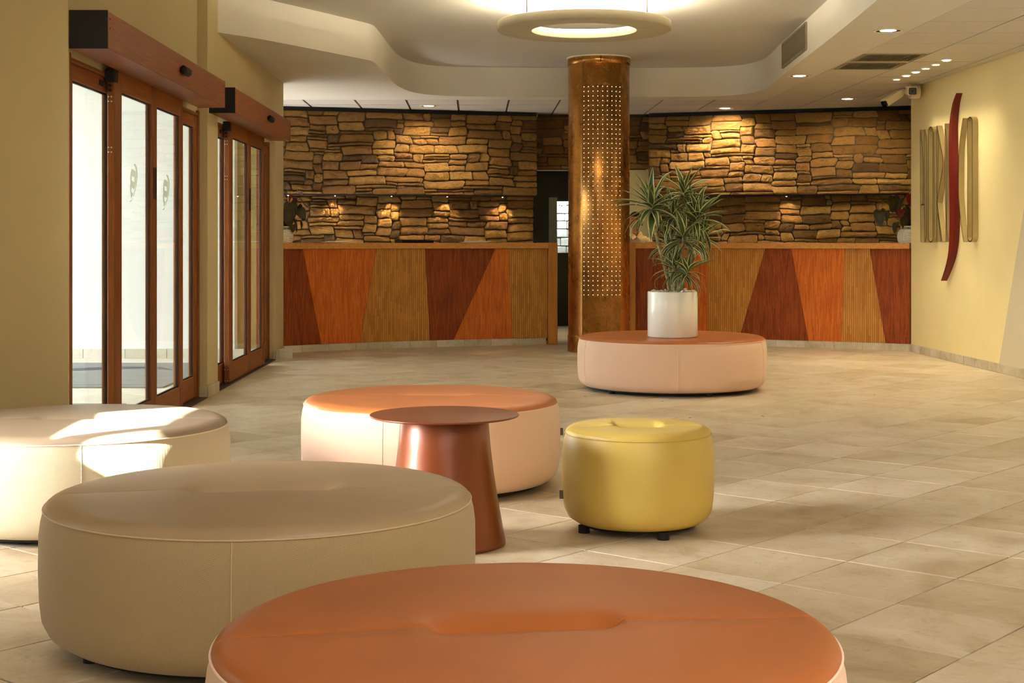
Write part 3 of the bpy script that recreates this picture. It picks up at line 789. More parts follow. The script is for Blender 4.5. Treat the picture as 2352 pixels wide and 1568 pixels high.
def stone_mesh(w_, h, R, d=.035, gap=.0024):
    n = 5 if w_ > .16 else 4; pts = []
    a, b = w_/2-gap, h/2-gap; c = min(R.uniform(.007, .022), b*.6, a*.6)
    def J(s): return R.uniform(-s, s)
    jt = min(.006, h*.09)
    for k in range(n): pts.append((-a+c+(2*a-2*c)*k/(n-1), -b+abs(J(jt))))
    pts.append((a-abs(J(.004)), -b+c)); pts.append((a-abs(J(.006)), b-c))
    for k in range(n): pts.append((a-c-(2*a-2*c)*k/(n-1), b-abs(J(jt))))
    pts.append((-a+abs(J(.006)), b-c)); pts.append((-a+abs(J(.004)), -b+c))
    m = len(pts); d = d*R.uniform(.75, 1.35); vs = []
    tilt = R.uniform(-.10, .10); tilx = R.uniform(-.03, .03)
    for k, (fac, dep) in enumerate(((1, 0), (1, .55), (.93, .9))):
        for x, z in pts:
            ix = x*fac if fac == 1 else x-math.copysign(min(.009, abs(x)), x); iz = z if fac == 1 else z-math.copysign(min(.008, abs(z)*.5), z)
            vs.append((ix, -d*dep-(tilt*iz+tilx*ix if k else 0), iz))
    # rough inner face: a row of points along the middle
    inn = []
    for k in range(n+1):
        x = -a*.8+1.6*a*k/n; z = J(b*.5); inn.append((x, -d*R.uniform(.85, 1.45)-tilt*z-tilx*x, z))
    fs = []
    for k in (0, 1):
        for i in range(m): j = (i+1) % m; fs.append((k*m+i, k*m+j, (k+1)*m+j, (k+1)*m+i))
    base = 2*m; ib = 3*m
    vs += inn
    # fan the top ring onto the middle row
    near = [min(range(n+1), key=lambda q: abs(inn[q][0]-vs[base+i][0])) for i in range(m)]
    for i in range(m):
        j = (i+1) % m; p, q = near[i], near[j]
        fs.append((base+i, base+j, ib+q) if p == q else (base+i, base+j, ib+q, ib+p))
        if abs(p-q) > 1:
            fs.pop(); s = 1 if q > p else -1; ch = list(range(p, q+s, s)); fs.append((base+i, base+j, ib+q))
            for u, v in zip(ch, ch[1:]): fs.append((base+i, ib+v, ib+u))
    return MB().add(vs, fs, False)

def stone_wall(name, A, B, z0, z1, seed, label, parent=None, d=.035, ex=()):
    """A, B ends of the face line seen from the room (left, right)"""
    L = math.hypot(B[0]-A[0], B[1]-A[1]); ang = math.atan2(B[1]-A[1], B[0]-A[0])
    t = empty(name, (A[0], A[1], 0), ang, kind='structure', label=label)
    MB().box(0, .0, z0, L, .04, z1).build('mortar_bed', M['mortar'], t)
    R = random.Random(seed)
    for x, z, w_, h in ashlar(L, z1-z0, seed):
        zz = z0+z
        m = stone_mesh(w_, h, R, d); X0, Z0 = x+w_/2, zz+h/2
        for q, v in enumerate(m.v):              # one gentle waviness runs through all courses
            X, Z = v[0]+X0, v[2]+Z0; e = min(1, (Z-z0)/.08, (z1-Z)/.08) if z0 < Z < z1 else 0; ex_ = min(1, X/.1, (L-X)/.1) if 0 < X < L else 0
            m.v[q] = (v[0]+ex_*(.014*math.sin(Z*23+X*4+seed)+.008*math.sin(Z*51+X*11)), v[1], v[2]+e*(.008*math.sin(X*5.1+seed)+.004*math.sin(X*13+Z*9)+.003*math.sin(X*41+Z*31)))
        o = m.build('stone', M['stone'], t, (x+w_/2, 0, zz+h/2), fix=True)
    return t

sl = stone_wall('wall_back_left', (-3.25, 16.60), (.295, 17.62), 1.64, 2.585, 5, 'upper stone cladding behind the left reception counter')
def off(A, B, d):
    L = math.hypot(B[0]-A[0], B[1]-A[1]); nx, ny = -(B[1]-A[1])/L, (B[0]-A[0])/L
    return (A[0]+nx*d, A[1]+ny*d), (B[0]+nx*d, B[1]+ny*d)
LA, LB = (-3.25, 16.60), (.295, 17.62)
RA, RB = (1.635, 17.72), (4.9, 16.58)
a, b = off(LA, LB, .15)
stone_wall('wall_niche_left', a, b, .86, 1.64, 8, 'lower recessed stone cladding behind the left reception counter')
sr = stone_wall('wall_back_right', RA, RB, 1.64, 2.585, 21, 'upper stone cladding behind the right reception counter')
a, b = off(RA, RB, .15)
stone_wall('wall_niche_right', a, b, .86, 1.64, 33, 'lower recessed stone cladding behind the right reception counter')
stone_wall('wall_back_centre', (.28, 17.86), (1.70, 17.86), 1.97, 2.60, 44, 'stone cladding over the passage between the counters')
def shell(A, B, name, lab):
    L = math.hypot(B[0]-A[0], B[1]-A[1]); ang = math.atan2(B[1]-A[1], B[0]-A[0])
    t = empty(name, (A[0], A[1], 0), ang, kind='structure', label=lab)
    MB().box(0, .19, 0, L, .40, 2.62).build('masonry', M['mortar'], t)
    MB().box(0, .04, 1.64, L, .19, 2.62).build('masonry', M['mortar'], t)
    MB().box(0, .0, 2.587, L, .04, ZS-.002).build('shadow_gap', M['black'], t)
    MB().box(0, .0, 1.628, L, .145, 1.639).build('ledge_lining', M['ventdark'], t)
    return t
shell(LA, LB, 'wall_core_left', 'core of the stone wall on the left'); shell(RA, RB, 'wall_core_right', 'core of the stone wall on the right')
MB().box(.31, 17.90, 1.965, 1.62, 18.2, ZS).build('lintel_core', M['mortar'], kind='structure', label='lintel over the passage')
# pale pilaster edging stones at both ends of the cladding come with the stones; passage behind
ps = empty('wall_passage', kind='structure', label='dark green passage between the counters')
MB().box(.10, 18.25, 0, .26, 20.2, 2.6).build('passage_side', M['green'], ps)
MB().box(1.38, 18.0, 0, 1.80, 20.2, 2.6).build('passage_side', M['yellow'], ps)
MB().box(.24, 19.3, 0, 1.40, 19.36, .95).build('passage_back', M['green'], ps)
MB().box(.24, 19.3, 1.62, 1.40, 19.36, 2.6).build('passage_back', M['green'], ps)
MB().box(.24, 19.3, .95, .575, 19.36, 1.62).build('passage_back', M['green'], ps)
MB().box(.77, 19.3, .95, 1.40, 19.36, 1.62).build('passage_back', M['green'], ps)
MB().bbox(.30, 17.97, 1.955, 1.40, 18.05, 1.972, .002).build('door_head_trim', M['soffit'], ps)
MB().box(.47, 18.9, 1.0, .575, 18.94, 1.66).build('grey_upright', M['greypanel'], ps)
gw = empty('wall_garden', kind='structure', label='granite block wall seen through the passage window')
MB().box(.30, 19.76, .8, 1.2, 19.9, 1.8).build('mortar_bed', M['mortar'], gw)
zz = .84; rr = random.Random(4)
while zz < 1.72:
    h = rr.uniform(.085, .14); x = .32-rr.uniform(0, .1)
    while x < 1.15:
        w_ = rr.uniform(.10, .2); MB().bbox(x+.003, 19.72+rr.uniform(-.008, .008), zz+.003, x+w_-.003, 19.77, zz+h-.003, .01).build('granite_block', M['granite'], gw); x += w_
    zz += h
light('AREA', 'garden_daylight', (.67, 19.45, 1.75), 6, (.85, .95, 1), aim=(.67, 19.75, 1.2), shape='RECTANGLE', size=.5, size_y=.1)

# ------------------------------------------------------------------ reception counters
def fitY(pts):
    # quadratic least squares of depth against picture column
    import numpy as np
    x = np.array([p[0] for p in pts])/1000; y = np.array([F*CZ/(p[1]-HY) for p in pts]); c = np.polyfit(x, y, 2); return lambda px: float(np.polyval(c, px/1000))
lY = fitY([(640.8,811.8),(724.5,807.3),(790.6,804.5),(857,801.6),(923.7,799.4),(991,797.1),(1058.4,795.5),(1125.7,793.9),(1192,792.4),(1259,791.4)])
rY = fitY([(1459,789),(1768.8,795.5),(1834.7,797.8),(1901.4,799.7),(1967.4,801.9),(2034,804.4),(2086.8,806.3)])
def ray(px, Y): return (px-CX)/F*Y, Y
def counter(fY, px0, px1, panels, post_px, label, post_left):
    t = empty('reception_counter', (*ray((px0+px1)/2, fY((px0+px1)/2)), 0), label=label, cat='counter')
    ox, oy = t.location.x, t.location.y
    def P(px, z, back=0.0):
        x, y = ray(px, fY(px)); x2, y2 = ray(px+1, fY(px+1)); l = math.hypot(x2-x, y2-y); nx, ny = -(y2-y)/l, (x2-x)/l
        return (x+nx*back-ox, y+ny*back-oy, z)
    lens = {}; acc = 0; q = px0-30
    prev = P(q, 0)
    while q <= px1+30:
        p = P(q, 0); acc += math.hypot(p[0]-prev[0], p[1]-prev[1]); lens[q] = acc; prev = p; q += 1
    def U(px):
        k = int(math.floor(px)); return lens[k]+(lens[k+1]-lens[k])*(px-k)
    z0, z1 = .072, 1.022
    for kind, ta, tb, ba, bb in panels:
        m = MB(); nx_, nz = 10, 6
        for dep, fl in ((.012, False), (.03, True)):
            vs = []; uv = []
            for j in range(nz+1):
                v = j/nz; a = ba+(ta-ba)*v+.25; b = bb+(tb-bb)*v-.25
                for i in range(nx_+1):
                    px = a+(b-a)*i/nx_; z = z0+(z1-z0)*v; vs.append(P(px, z, dep)); uv.append((U(px), z))
            fs = [(j*(nx_+1)+i, j*(nx_+1)+i+1, (j+1)*(nx_+1)+i+1, (j+1)*(nx_+1)+i) for j in range(nz) for i in range(nx_)]
            m.add(vs, [f[::-1] for f in fs] if fl else fs, False, uv)
        # close the rim
        w1 = nx_+1; ring = list(range(w1))+[j*w1+nx_ for j in range(1, nz+1)]+[nz*w1+i for i in range(nx_-1, -1, -1)]+[j*w1 for j in range(nz-1, 0, -1)]
        nb = w1*(nz+1)
        for a_, b_ in zip(ring, ring[1:]+ring[:1]): m.f.append([a_, a_+nb, b_+nb, b_]); m.sm.append(False); m.uv.append([(0, 0)]*4); m.mi.append(0)
        m.build('front_panel', M[kind], t, label={'red': 'dark mahogany reeded panel', 'orange': 'bright orange reeded panel', 'ochre': 'ochre reeded panel with open grooves'}[kind])
    def strip(name, mat, a, b, za, zb, d0, d1, n=24, **p):
        m = MB(); vs = []
        for i in range(n+1):
            px = a+(b-a)*i/n; vs += [P(px, za, d0), P(px, zb, d0), P(px, zb, d1), P(px, za, d1)]
        fs = []
        for i in range(n):
            for k in range(4): fs.append((4*i+k, 4*i+(k+1) % 4, 4*i+4+(k+1) % 4, 4*i+4+k))
        fs += [(0, 1, 2, 3), (4*n+3, 4*n+2, 4*n+1, 4*n)]
        return m.add(vs, fs).build(name, M[mat], t, fix=True, **p)
    a, b = (px0, px1)
    strip('worktop', 'counterwood', a, b, 1.025, 1.082, -.018, .50)
    strip('carcass', 'ventdark', a+.5, b-.5, .04, 1.024, .031, .06)
    # plinth tiles about 30 cm long
    s = U(a)+.16 if not post_left else U(a); edges = [a]
    px = a
    while px < b:
        if U(px)-s >= .297: edges.append(px); s = U(px)
        px += 1
    edges.append(b)
    for e0, e1 in zip(edges, edges[1:]):
        if e1-e0 > 4: strip('plinth_tile', 'skirt', e0+.35, e1-.35, 0, .070, .004, .030, 3)
    # end post
    pa, pb = post_px; x0, y0, _ = P(pa, 0, -.02); x1, y1, _ = P(pb, 0, -.02)
    L = math.hypot(x1-x0, y1-y0); MB().bbox(0, 0, 0.004, L, .60, 1.085, .004).build('end_post', M['postwood'], t, (x0, y0, 0), math.atan2(y1-y0, x1-x0))
    return t
counter(lY, 600, 1259, [('red', 600, 697, 600, 739), ('orange', 697, 866, 739, 828), ('ochre', 866, 977, 828, 989), ('red', 977, 1139, 989, 1043),
    ('orange', 1139, 1168, 1043, 1179), ('ochre', 1168, 1258.5, 1179, 1258.5)], (1259, 1280), 'left reception counter with angled red, orange and ochre wood panels', False)
counter(rY, 1460, 2090, [('red', 1460.5, 1562, 1460.5, 1522), ('orange', 1562, 1625, 1522, 1625), ('ochre', 1625, 1757, 1625, 1697), ('red', 1757, 1817, 1697, 1856),
    ('orange', 1817, 1940, 1856, 1932), ('ochre', 1940, 1997, 1932, 2034), ('red', 1997, 2090, 2034, 2090)], (1447, 1460), 'right reception counter with angled panels, behind the potted plant', True)

def on_counter(px, fY, back): 
    x, y = ray(px, fY(px)); x2, y2 = ray(px+1, fY(px+1)); l = math.hypot(x2-x, y2-y)
    return (x-(y2-y)/l*back, y+(x2-x)/l*back, 1.083), math.atan2(y2-y, x2-x)
def papers(px, w_, label, fY, base=True, cat='brochure', g=None):
    loc, rz = on_counter(px, fY, .24); t = empty('brochure_stack', loc, rz, label=label, cat=cat, group=g)
    if base: MB().bbox(-.17, -.10, 0, .02, .12, .004, .001).build('dark_folder', M['black'], t)
    for k in range(4):
        MB().bbox(-w_/2, -.1, 0, w_/2, .11, .0025, .0008).build('sheet', M['paper'], t, (.03+k*.02, 0, .0045+k*.0042), .10-.09*k)
    return t
papers(792, .26, 'white brochures fanned on a black folder, left counter', lY)
papers(1096, .24, 'loose white brochures near the right end of the left counter', lY, False)
papers(1760, .22, 'white brochures lying on the right counter', rY, False) if False else None
loc, rz = on_counter(971, lY, .26)
t = empty('document_tray', loc, rz, label='flat black tray on the left counter between two stacks of brochures', cat='tray')
MB().bbox(-.175, -.12, 0, .175, .12, .010, .003).build('tray_base', M['black'], t)
mb = MB(); mb.box(-.175, .105, .010, .175, .12, .034); mb.box(-.175, -.12, .010, -.165, .105, .028); mb.box(.165, -.12, .010, .175, .105, .028); mb.box(-.165, -.12, .010, .165, -.112, .024)
mb.build('tray_rim', M['black'], t)

# ------------------------------------------------------------------ copper column
cl = empty('column', (.873, 14.9, 0), label='round copper-clad column with rows of tiny lit holes', cat='column')
Rc = .308
MB().lathe([(Rc, .165), (Rc, 2.87)], 96).build('copper_shaft', M['copper'], cl)
MB().lathe([(Rc+.006, .0), (Rc+.006, .160), (Rc, .165)], 96).build('base_band', M['copper'], cl)
MB().lathe([(Rc, 2.862), (Rc+.008, 2.862), (Rc+.008, 2.928), (Rc-.01, 2.930)], 96).build('top_collar', M['copper'], cl)
MB().lathe([(Rc-.02, 2.925), (Rc+.014, 2.93), (Rc+.016, 2.94)], 64).build('plaster_joint', M['trimwhite'], cl)
def arc_plate(a0, a1, z0, z1, r, th): 
    m = MB(); m.lathe([(r, z0), (r+th, z0+.001), (r+th, z1-.001), (r, z1)], 40, a0=a0, a1=a1); return m
A0 = -PI/2+math.radians(-35.5); A1 = -PI/2+math.radians(41)
arc_plate(A0, A1, .168, 2.86, Rc, .0035).build('front_sheet', M['copper'], cl)
MB().box(-.004, -.004, 2.864, .004, 0, 2.927).build('collar_joint', M['ventdark'], cl, (0, -Rc-.006, 0))
m = MB()
for i in range(9):
    a = -PI/2+math.radians(-31.4+8.72*i)
    for j in range(45):
        z = .572+2.052*j/44
        r = Rc+.0042; c = Vector((r*math.cos(a), r*math.sin(a), z)); tx = Vector((-math.sin(a), math.cos(a), 0))
        vs = [c+tx*.0042*math.cos(q*PI/3)+Vector((0, 0, .0042*math.sin(q*PI/3))) for q in range(6)]
        m.add(vs, [list(range(6))])
m.build('lit_holes', M['dots'], cl, kind='stuff')

# ------------------------------------------------------------------ ring lamp
rg = empty('ring_lamp', (.548, 11.28, 2.70), label='large plaster ring lamp glowing against the raised ceiling', cat='ceiling lamp')
MB().lathe([(.40, .0), (.655, 0), (.660, .004), (.660, .062), (.655, .066), (.60, .066), (.60, .05), (.45, .05), (.45, .066), (.40, .066), (.397, .06), (.397, .004), (.40, 0)], 96).build('ring_body', M['ring'], rg)
MB().tube([(.525*math.cos(2*PI*i/64), .525*math.sin(2*PI*i/64), .072) for i in range(64)], .014, 8, closed=True).build('light_tube', M['ringglow'], rg)
for k in range(4):
    a = PI/4+k*PI/2; MB().cyl(.62*math.cos(a), .62*math.sin(a), .05, ZU-2.703, .006, 10).build('suspension_rod', M['metal'], rg)

# ------------------------------------------------------------------ downlights
def downlight(px, py, label, aim=None, e=16, r=.088, z=ZS, cone=1.9):
    Y = (z-CZ)*F/(HY-py); x = (px-CX)/F*Y
    t = empty('ceiling_downlight', (x, Y, z), label=label, cat='ceiling light')
    MB().lathe([(r+.022, -.002), (r+.02, -.008), (r+.004, -.008), (r, -.002)], 32).build('trim_ring', M['trimwhite'], t)
    MB().lathe([(r, -.006), (r*.66, -.0035)], 32).build('reflector', M['reflector'], t)
    MB().lathe([(r*.66, -.004), (.0005, -.004)], 24).build('lamp_disc', M['lamp'], t)
    if e: 
        l = light('SPOT', 'downlight_beam', (x, Y, z-.012), e, (1, .82, .54), aim=aim or (x, Y, 0), spot_size=cone, spot_blend=.8, shadow_soft_size=.06)
    return t
# holes are shown by a shallow well above the panels
downlight(985, 242.5, 'round downlight in the tiles over the left counter', e=52, aim=(-.95, 17.3, .9), cone=2.2)
downlight(1665, 248, 'round downlight shining on the stone wall right of the column', e=70, aim=(2.6, 17.7, 1.2), cone=2.25)
downlight(1946, 226.5, 'round downlight in the tiles in front of the security cameras', e=70, aim=(3.8, 17.0, .9), cone=2.0)
downlight(1836, 173.5, 'round downlight in the smooth band, the farther one right of the fascia grille', e=60)
downlight(2040, 69.5, 'round downlight in the smooth band, nearest to the picture edge', e=60)
for k, (px, py) in enumerate([(2174, 138.5), (2149.5, 148.5), (2126, 157.3), (2103.5, 165.8), (2081.5, 174), (2059.5, 182.2)]):
    Y = (ZS-CZ)*F/(HY-py); x = (px-CX)/F*Y
    lab = ['nearest to the sign wall edge', 'second nearest', 'third nearest', 'fourth nearest', 'fifth nearest', 'farthest'][k]
    t = empty('ceiling_spotlight', (x, Y, ZS), label='tiny recessed LED spot, %s of the row of six' % lab, cat='spotlight', group='row of six tiny ceiling spots')
    MB().lathe([(.040, -.001), (.038, -.006), (.030, -.006)], 24).build('trim_ring', M['trimwhite'], t)
    MB().lathe([(.030, -.004), (.0005, -.004)], 20).build('lens_disc', M['spot'], t)
    light('SPOT', 'spot_beam', (x, Y, ZS-.012), 9, (1, .86, .58), aim=(x+.45, Y, .3), spot_size=1.5, spot_blend=.9, shadow_soft_size=.03)
# small spots under the stone ledges
def ledge_spot(px, A, B, label, e=5):
    # meet the picture column with the face line
    r = (px-CX)/F; dx, dy = B[0]-A[0], B[1]-A[1]; s = (A[1]*r-A[0])/(dx-dy*r); x, y = A[0]+dx*s, A[1]+dy*s
    L = math.hypot(dx, dy); nx, ny = -dy/L, dx/L
    t = empty('ledge_spotlight', (x+nx*.012, y+ny*.012, 1.626), label=label, cat='spotlight', group='tiny spots under the stone ledge')
    MB().cyl(0, 0, -.008, .001, .010, 16).build('spot_ring', M['trimwhite'], t)
    MB().lathe([(.008, -.0085), (.0005, -.010)], 12).build('lens_disc', M['spot'], t)
    light('SPOT', 'ledge_beam', (x+nx*.015, y+ny*.015, 1.606), e, (1, .76, .42), aim=(x+nx*.10, y+ny*.10, 1.25), spot_size=1.5, spot_blend=.6, shadow_soft_size=.012)
for px, s in ((770, 'first from the dark plant on the left counter'), (900, 'second from the dark plant on the left counter'), (1028, 'third from the dark plant on the left counter'), (1155, 'nearest to the passage, left side')):
    ledge_spot(px, LA, LB, 'tiny spot under the stone ledge, '+s)
ledge_spot(1806, RA, RB, 'tiny spot under the stone ledge right of the tall plant', 3)
ledge_spot(662, LA, LB, 'tiny spot under the stone ledge just above the dark plant', 2.5)

# ------------------------------------------------------------------ ottomans
def sstep(a, b, x):
    t = max(0, min(1, (x-a)/(b-a))); return t*t*(3-2*t)

def ottoman(label, x, y, R, rot, top, side, hs=.372, tuft=.27, depth=.02, foot=.024, seams=True, tag=None, group='round upholstered ottomans', seam_at=(-PI/2, 0, PI/2, PI), feet=5, pipe=None, dome=.012):
    t = empty('ottoman', (x, y, 0), math.radians(rot), label=label, cat='ottoman', group=group)
    big = R > .4; rr = .055 if big else .04
    prof = [(R-.10, foot), (R-.05, foot+.006), (R-.022, foot+.024), (R-.006, foot+.055), (R, foot+.10), (R+.003, hs*.55), (R+.002, hs-.07), (R-.003, hs-.03), (R-.011, hs)]
    MB().lathe(prof, 128, uvs=True).build('side_cover', M[side], t)
    Rt = R-.010; ny, nx = 110, 72; vs = []; fs = []
    ys = []
    for j in range(ny+1):                       # rows crowd together at the seam
        q = 2*j/ny-1; ys.append(Rt*math.copysign(.12*abs(q)+.88*abs(q)**2.4, q))
    def H(px, py):
        r = math.hypot(px, py); q = min(1, (Rt-r)/rr) if r < Rt else 0
        z = hs+.026*math.sqrt(max(0, 1-(1-q)**2))+dome*max(0, 1-(r/R)**2)
        a = tuft*R; f = 1-sstep(a*.80, a*1.12, abs(px)); e = sstep(0, .10, Rt-r)
        z -= .0028*math.exp(-(py/.0035)**2)*(1 if r < Rt*.999 else 0)
        z -= depth*(math.exp(-(abs(py)/.030)**1.3)*.8+math.exp(-(py/.09)**2)*.35)*f*e
        z -= depth*.25*math.exp(-(py/.05)**2)*e
        for sx in (-1, 1):                      # little puckers at the ends of the tuft
            for an in (.5, -.5, .95):
                dx, dy = (px-sx*a)*sx, py; u = dx*math.cos(an)+dy*math.sin(an); v = -dx*math.sin(an)+dy*math.cos(an)
                if u > 0: z += depth*.13*math.exp(-(v/.010)**2)*math.exp(-((u-.03)/.035)**2)
        return z
    for j, yy in enumerate(ys):
        hw = math.sqrt(max(0, Rt*Rt-yy*yy))
        for i in range(nx+1):
            q = 2*i/nx-1; xx = hw*math.copysign(1-(1-abs(q))**1.35, q); vs.append((xx, yy, H(xx, yy)))
    for j in range(ny):
        for i in range(nx): a_ = j*(nx+1)+i; fs.append((a_, a_+1, a_+nx+2, a_+nx+1))
    MB().add(vs, fs, True).build('seat_top', M[top], t)
    MB().tube([((R-.009)*math.cos(2*PI*k/128), (R-.009)*math.sin(2*PI*k/128), hs+.001) for k in range(128)], .0026 if big else .0022, 6, closed=True).build('piping', M[pipe or side], t)
    sw = math.radians(-rot)
    if seams:
        for a_ in seam_at:
            m = MB(); m.tube([(r*math.cos(a_+sw)+.0, r*math.sin(a_+sw), z) for r, z in [(p[0]+.0008, p[1]) for p in prof[2:]]], .0015, 5); m.build('side_seam', M[pipe or side], t)
    MB().cyl(0, 0, foot-.006, foot+.004, R-.07, 48).build('underside', M['black'], t)
    fm = MB().cyl(0, 0, 0, foot, .022, 16).mesh('foot'); fm.materials.append(M['black'])
    for k in range(feet):
        a_ = -PI/2+sw+.35+k*2*PI/feet; q = R-.10 if big else R-.065; inst('foot', fm, t, (q*math.cos(a_), q*math.sin(a_), 0))
    if tag:
        a_ = math.radians(tag[0])+sw; MB().box(-.002, -.0, 0, .002, .016, .032).build('fabric_tag', M['tag'], t, ((R-.001)*math.cos(a_), (R-.001)*math.sin(a_), tag[1]), a_-PI/2)
    return t
ottoman('large round ottoman with cognac leather top, nearest, cut by the picture bottom', .0250, 2.712, .575, 8, 'lea_o', 'herr_p', depth=.022, tuft=.30)
ottoman('large taupe leather ottoman with herringbone side, left of the cognac one', -.707, 4.19, .600, 6, 'lea_t', 'herr_t', depth=.016, tuft=.34, seam_at=(-PI/2+.045, .1, PI/2, PI))
ottoman('beige ottoman with sunlit patch at the left picture edge', -1.715, 5.85, .592, 3, 'lea_b', 'herr_b', depth=.012, tuft=.28, seam_at=(-PI/2+.31, .28, PI/2+.3, PI+.3))
ottoman('large ottoman with tan leather top and pale peach side, behind the low table', -.366, 6.72, .582, -2, 'lea_c', 'herr_p', depth=.008, tuft=.30, tag=(-2, .225), seam_at=(-PI/2-.3, .05, PI/2, PI-.3))
ottoman('wide peach ottoman carrying the white pot with the tall plant', 1.192, 11.08, .700, 0, 'lea_o', 'herr_p', depth=.004, dome=.004, tuft=.2, seam_at=(-PI/2-.04, -.45, PI/2, PI+.35), tag=None)
ottoman('small round stool upholstered all over in mustard yellow leather', .482, 5.68, .288, 5, 'lea_y', 'lea_y', hs=.368, depth=.028, tuft=.30, group=None, seams=False, tag=(186, .12), feet=4, dome=.010, foot=.028)

# ------------------------------------------------------------------ low table
tb = empty('side_table', (-.2465, 5.40, 0), label='low copper-brown round table on a conical base, behind the taupe ottoman', cat='table')
MB().lathe([(.0005, .463), (.262, .463), (.2705, .4655), (.272, .468), (.2705, .471), (.268, .4715), (.0005, .4715)], 96).build('tabletop', M['table'], tb)
MB().lathe([(.152, .463), (.161, .445), (.168, .36), (.180, .26), (.196, .16), (.212, .07), (.223, .012), (.224, .003), (.21, .0)], 72).build('cone_base', M['table'], tb)

# ------------------------------------------------------------------ potted dracaena
pl = empty('potted_dracaena', (1.176, 10.86, .4025), label='tall striped-leaf dracaena in a white cylinder pot standing on the wide ottoman', cat='plant')
MB().lathe([(.0005, 0), (.178, .0), (.183, .006), (.183, .325), (.180, .331), (.176, .331), (.173, .325), (.173, .28)], 72).build('pot', M['pot'], pl)
MB().lathe([(.173, .30), (.0005, .30)], 32).build('soil', M['ventdark'], pl)
pr = random.Random(3)
def pebble():
    m = MB(); n1, n2 = 7, 4; vs = [(0, 0, 1)]
    for i in range(1, n2):
        for j in range(n1): a = 2*PI*j/n1; b = PI*i/n2; r = 1+pr.uniform(-.14, .14); vs.append((math.sin(b)*math.cos(a)*r, math.sin(b)*math.sin(a)*r, math.cos(b)*r))
    vs.append((0, 0, -1)); fs = [(0, 1+j, 1+(j+1) % n1) for j in range(n1)]
    for i in range(n2-2):
        for j in range(n1): fs.append((1+i*n1+j, 1+(i+1)*n1+j, 1+(i+1)*n1+(j+1) % n1, 1+i*n1+(j+1) % n1))
    l = len(vs)-1; fs += [(l, 1+(n2-2)*n1+(j+1) % n1, 1+(n2-2)*n1+j) for j in range(n1)]
    m.add(vs, fs, True); me = m.mesh('pebble'); me.materials.append(M['pebble']); return me
pms = [pebble() for _ in range(4)]
for k in range(95):
    a = pr.uniform(0, 2*PI); r = .158*math.sqrt(pr.random()); s = pr.uniform(.011, .022)
    inst('pebble', pr.choice(pms), pl, (r*math.cos(a), r*math.sin(a), .318+pr.uniform(-.006, .014)), (pr.uniform(0, 3), pr.uniform(0, 3), pr.uniform(0, 3)), (s, s*pr.uniform(.7, 1), s*pr.uniform(.55, .8)))

def blade(droop, wid, fold=.35, n=8, twist=0, kink=0):
    """leaf of unit length along +X, drooping by the given angle along its length"""
    m = MB(); vs = []; uv = []; x = z = 0; ang = .0
    for i in range(n+1):
        t = i/n; wv = wid*(math.sin(PI*min(1, t*1.0)**.62)**.8 if 0 < t < 1 else (.25 if t == 0 else .02))
        wv = max(wv, .002)
        yz = fold*wv
        tw = twist*t
        for s, lab in ((-1, 1), (-.5, .5), (0, 0), (.5, .5), (1, 1)):
            yy = s*wv; zz = abs(s)*yz
            vs.append((x-math.sin(ang)*zz*-1*0, yy*math.cos(tw)-zz*math.sin(tw), z+zz*math.cos(tw)+yy*math.sin(tw))); uv.append((lab*1.0, t))
        st = 1/n; ang -= droop/n*(1+kink*(2.2 if t > .62 else -.6)); x += math.cos(ang)*st; z += math.sin(ang)*st
    fs = [(i*5+k, i*5+k+1, (i+1)*5+k+1, (i+1)*5+k) for i in range(n) for k in range(4)]
    m.add(vs, fs, True, uv); return m
lms = []
for dr, wd, tw, kk in ((.15, .094, .25, 0), (.4, .090, -.4, .1), (.7, .084, .5, .3), (1.1, .078, -.6, .5), (1.7, .074, .5, .9), (.6, .096, .3, 1.3)):
    me = blade(dr, wd, .35, 9, tw, kk).mesh('leaf'); me.materials.append(M['leaf']); lms.append(me)
def W(px, py, dy=0.0):                     # picture spot at the plant's distance, in the plant's own frame
    Y = 10.86+dy; p = pt(px, py, Y); return Vector((p.x-1.176, dy, p.z-.4025))
heads = [  # centre px, py, depth, number, leaf length, axis lean x, lean up
    (1495, 470, -.10, 42, .275, -.30, .95), (1572, 440, .06, 30, .225, .10, 1.0), (1545, 490, -.05, 26, .21, -.1, 1.0), (1604, 498, -.02, 36, .235, .45, .9),
    (1570, 540, -.12, 26, .22, .05, 1.0), (1612, 545, .08, 26, .21, .55, .75), (1548, 610, -.10, 24, .19, -.15, .9), (1582, 618, -.14, 28, .185, .35, .85), (1535, 560, .10, 22, .20, -.35, .8), (1590, 480, .14, 22, .20, .2, 1.0)]
nl = 0
for hx, hy, dy, cnt, ln, lx, lz in heads:
    c = W(hx, hy, dy); ax = Vector((lx, -.05, lz)).normalized()
    for k in range(cnt):
        t = k/(cnt-1); el = math.radians(84-102*t**.85)+pr.uniform(-.2, .2); az = k*2.39996+pr.uniform(-.3, .3)
        d = Vector((math.cos(az)*math.cos(el), math.sin(az)*math.cos(el), math.sin(el)))
        d = ax.to_track_quat('Z', 'X') @ d
        me = lms[min(5, int((.15+.75*t+pr.uniform(-.15, .2))*5))] if pr.random() > .12 else lms[5]
        # frame: X along d, Z as upright as possible
        x = d.normalized(); up = Vector((0, 0, 1))
        if abs(x.z) > .98: up = Vector((pr.uniform(-1, 1), pr.uniform(-1, 1), .1))
        yv = up.cross(x).normalized(); zv = x.cross(yv)
        q = Matrix((x, yv, zv)).transposed().to_quaternion()
        L = ln*pr.uniform(.82, 1.25)*(1 if t > .12 else .8)
        if nl >= 296: continue
        o = inst('leaf', me, pl, tuple(c-ax*.055*t+d*.006), (0, 0, 0), (L, L*pr.uniform(.85, 1.15), L)); o.rotation_mode = 'QUATERNION'; o.rotation_quaternion = q; nl += 1
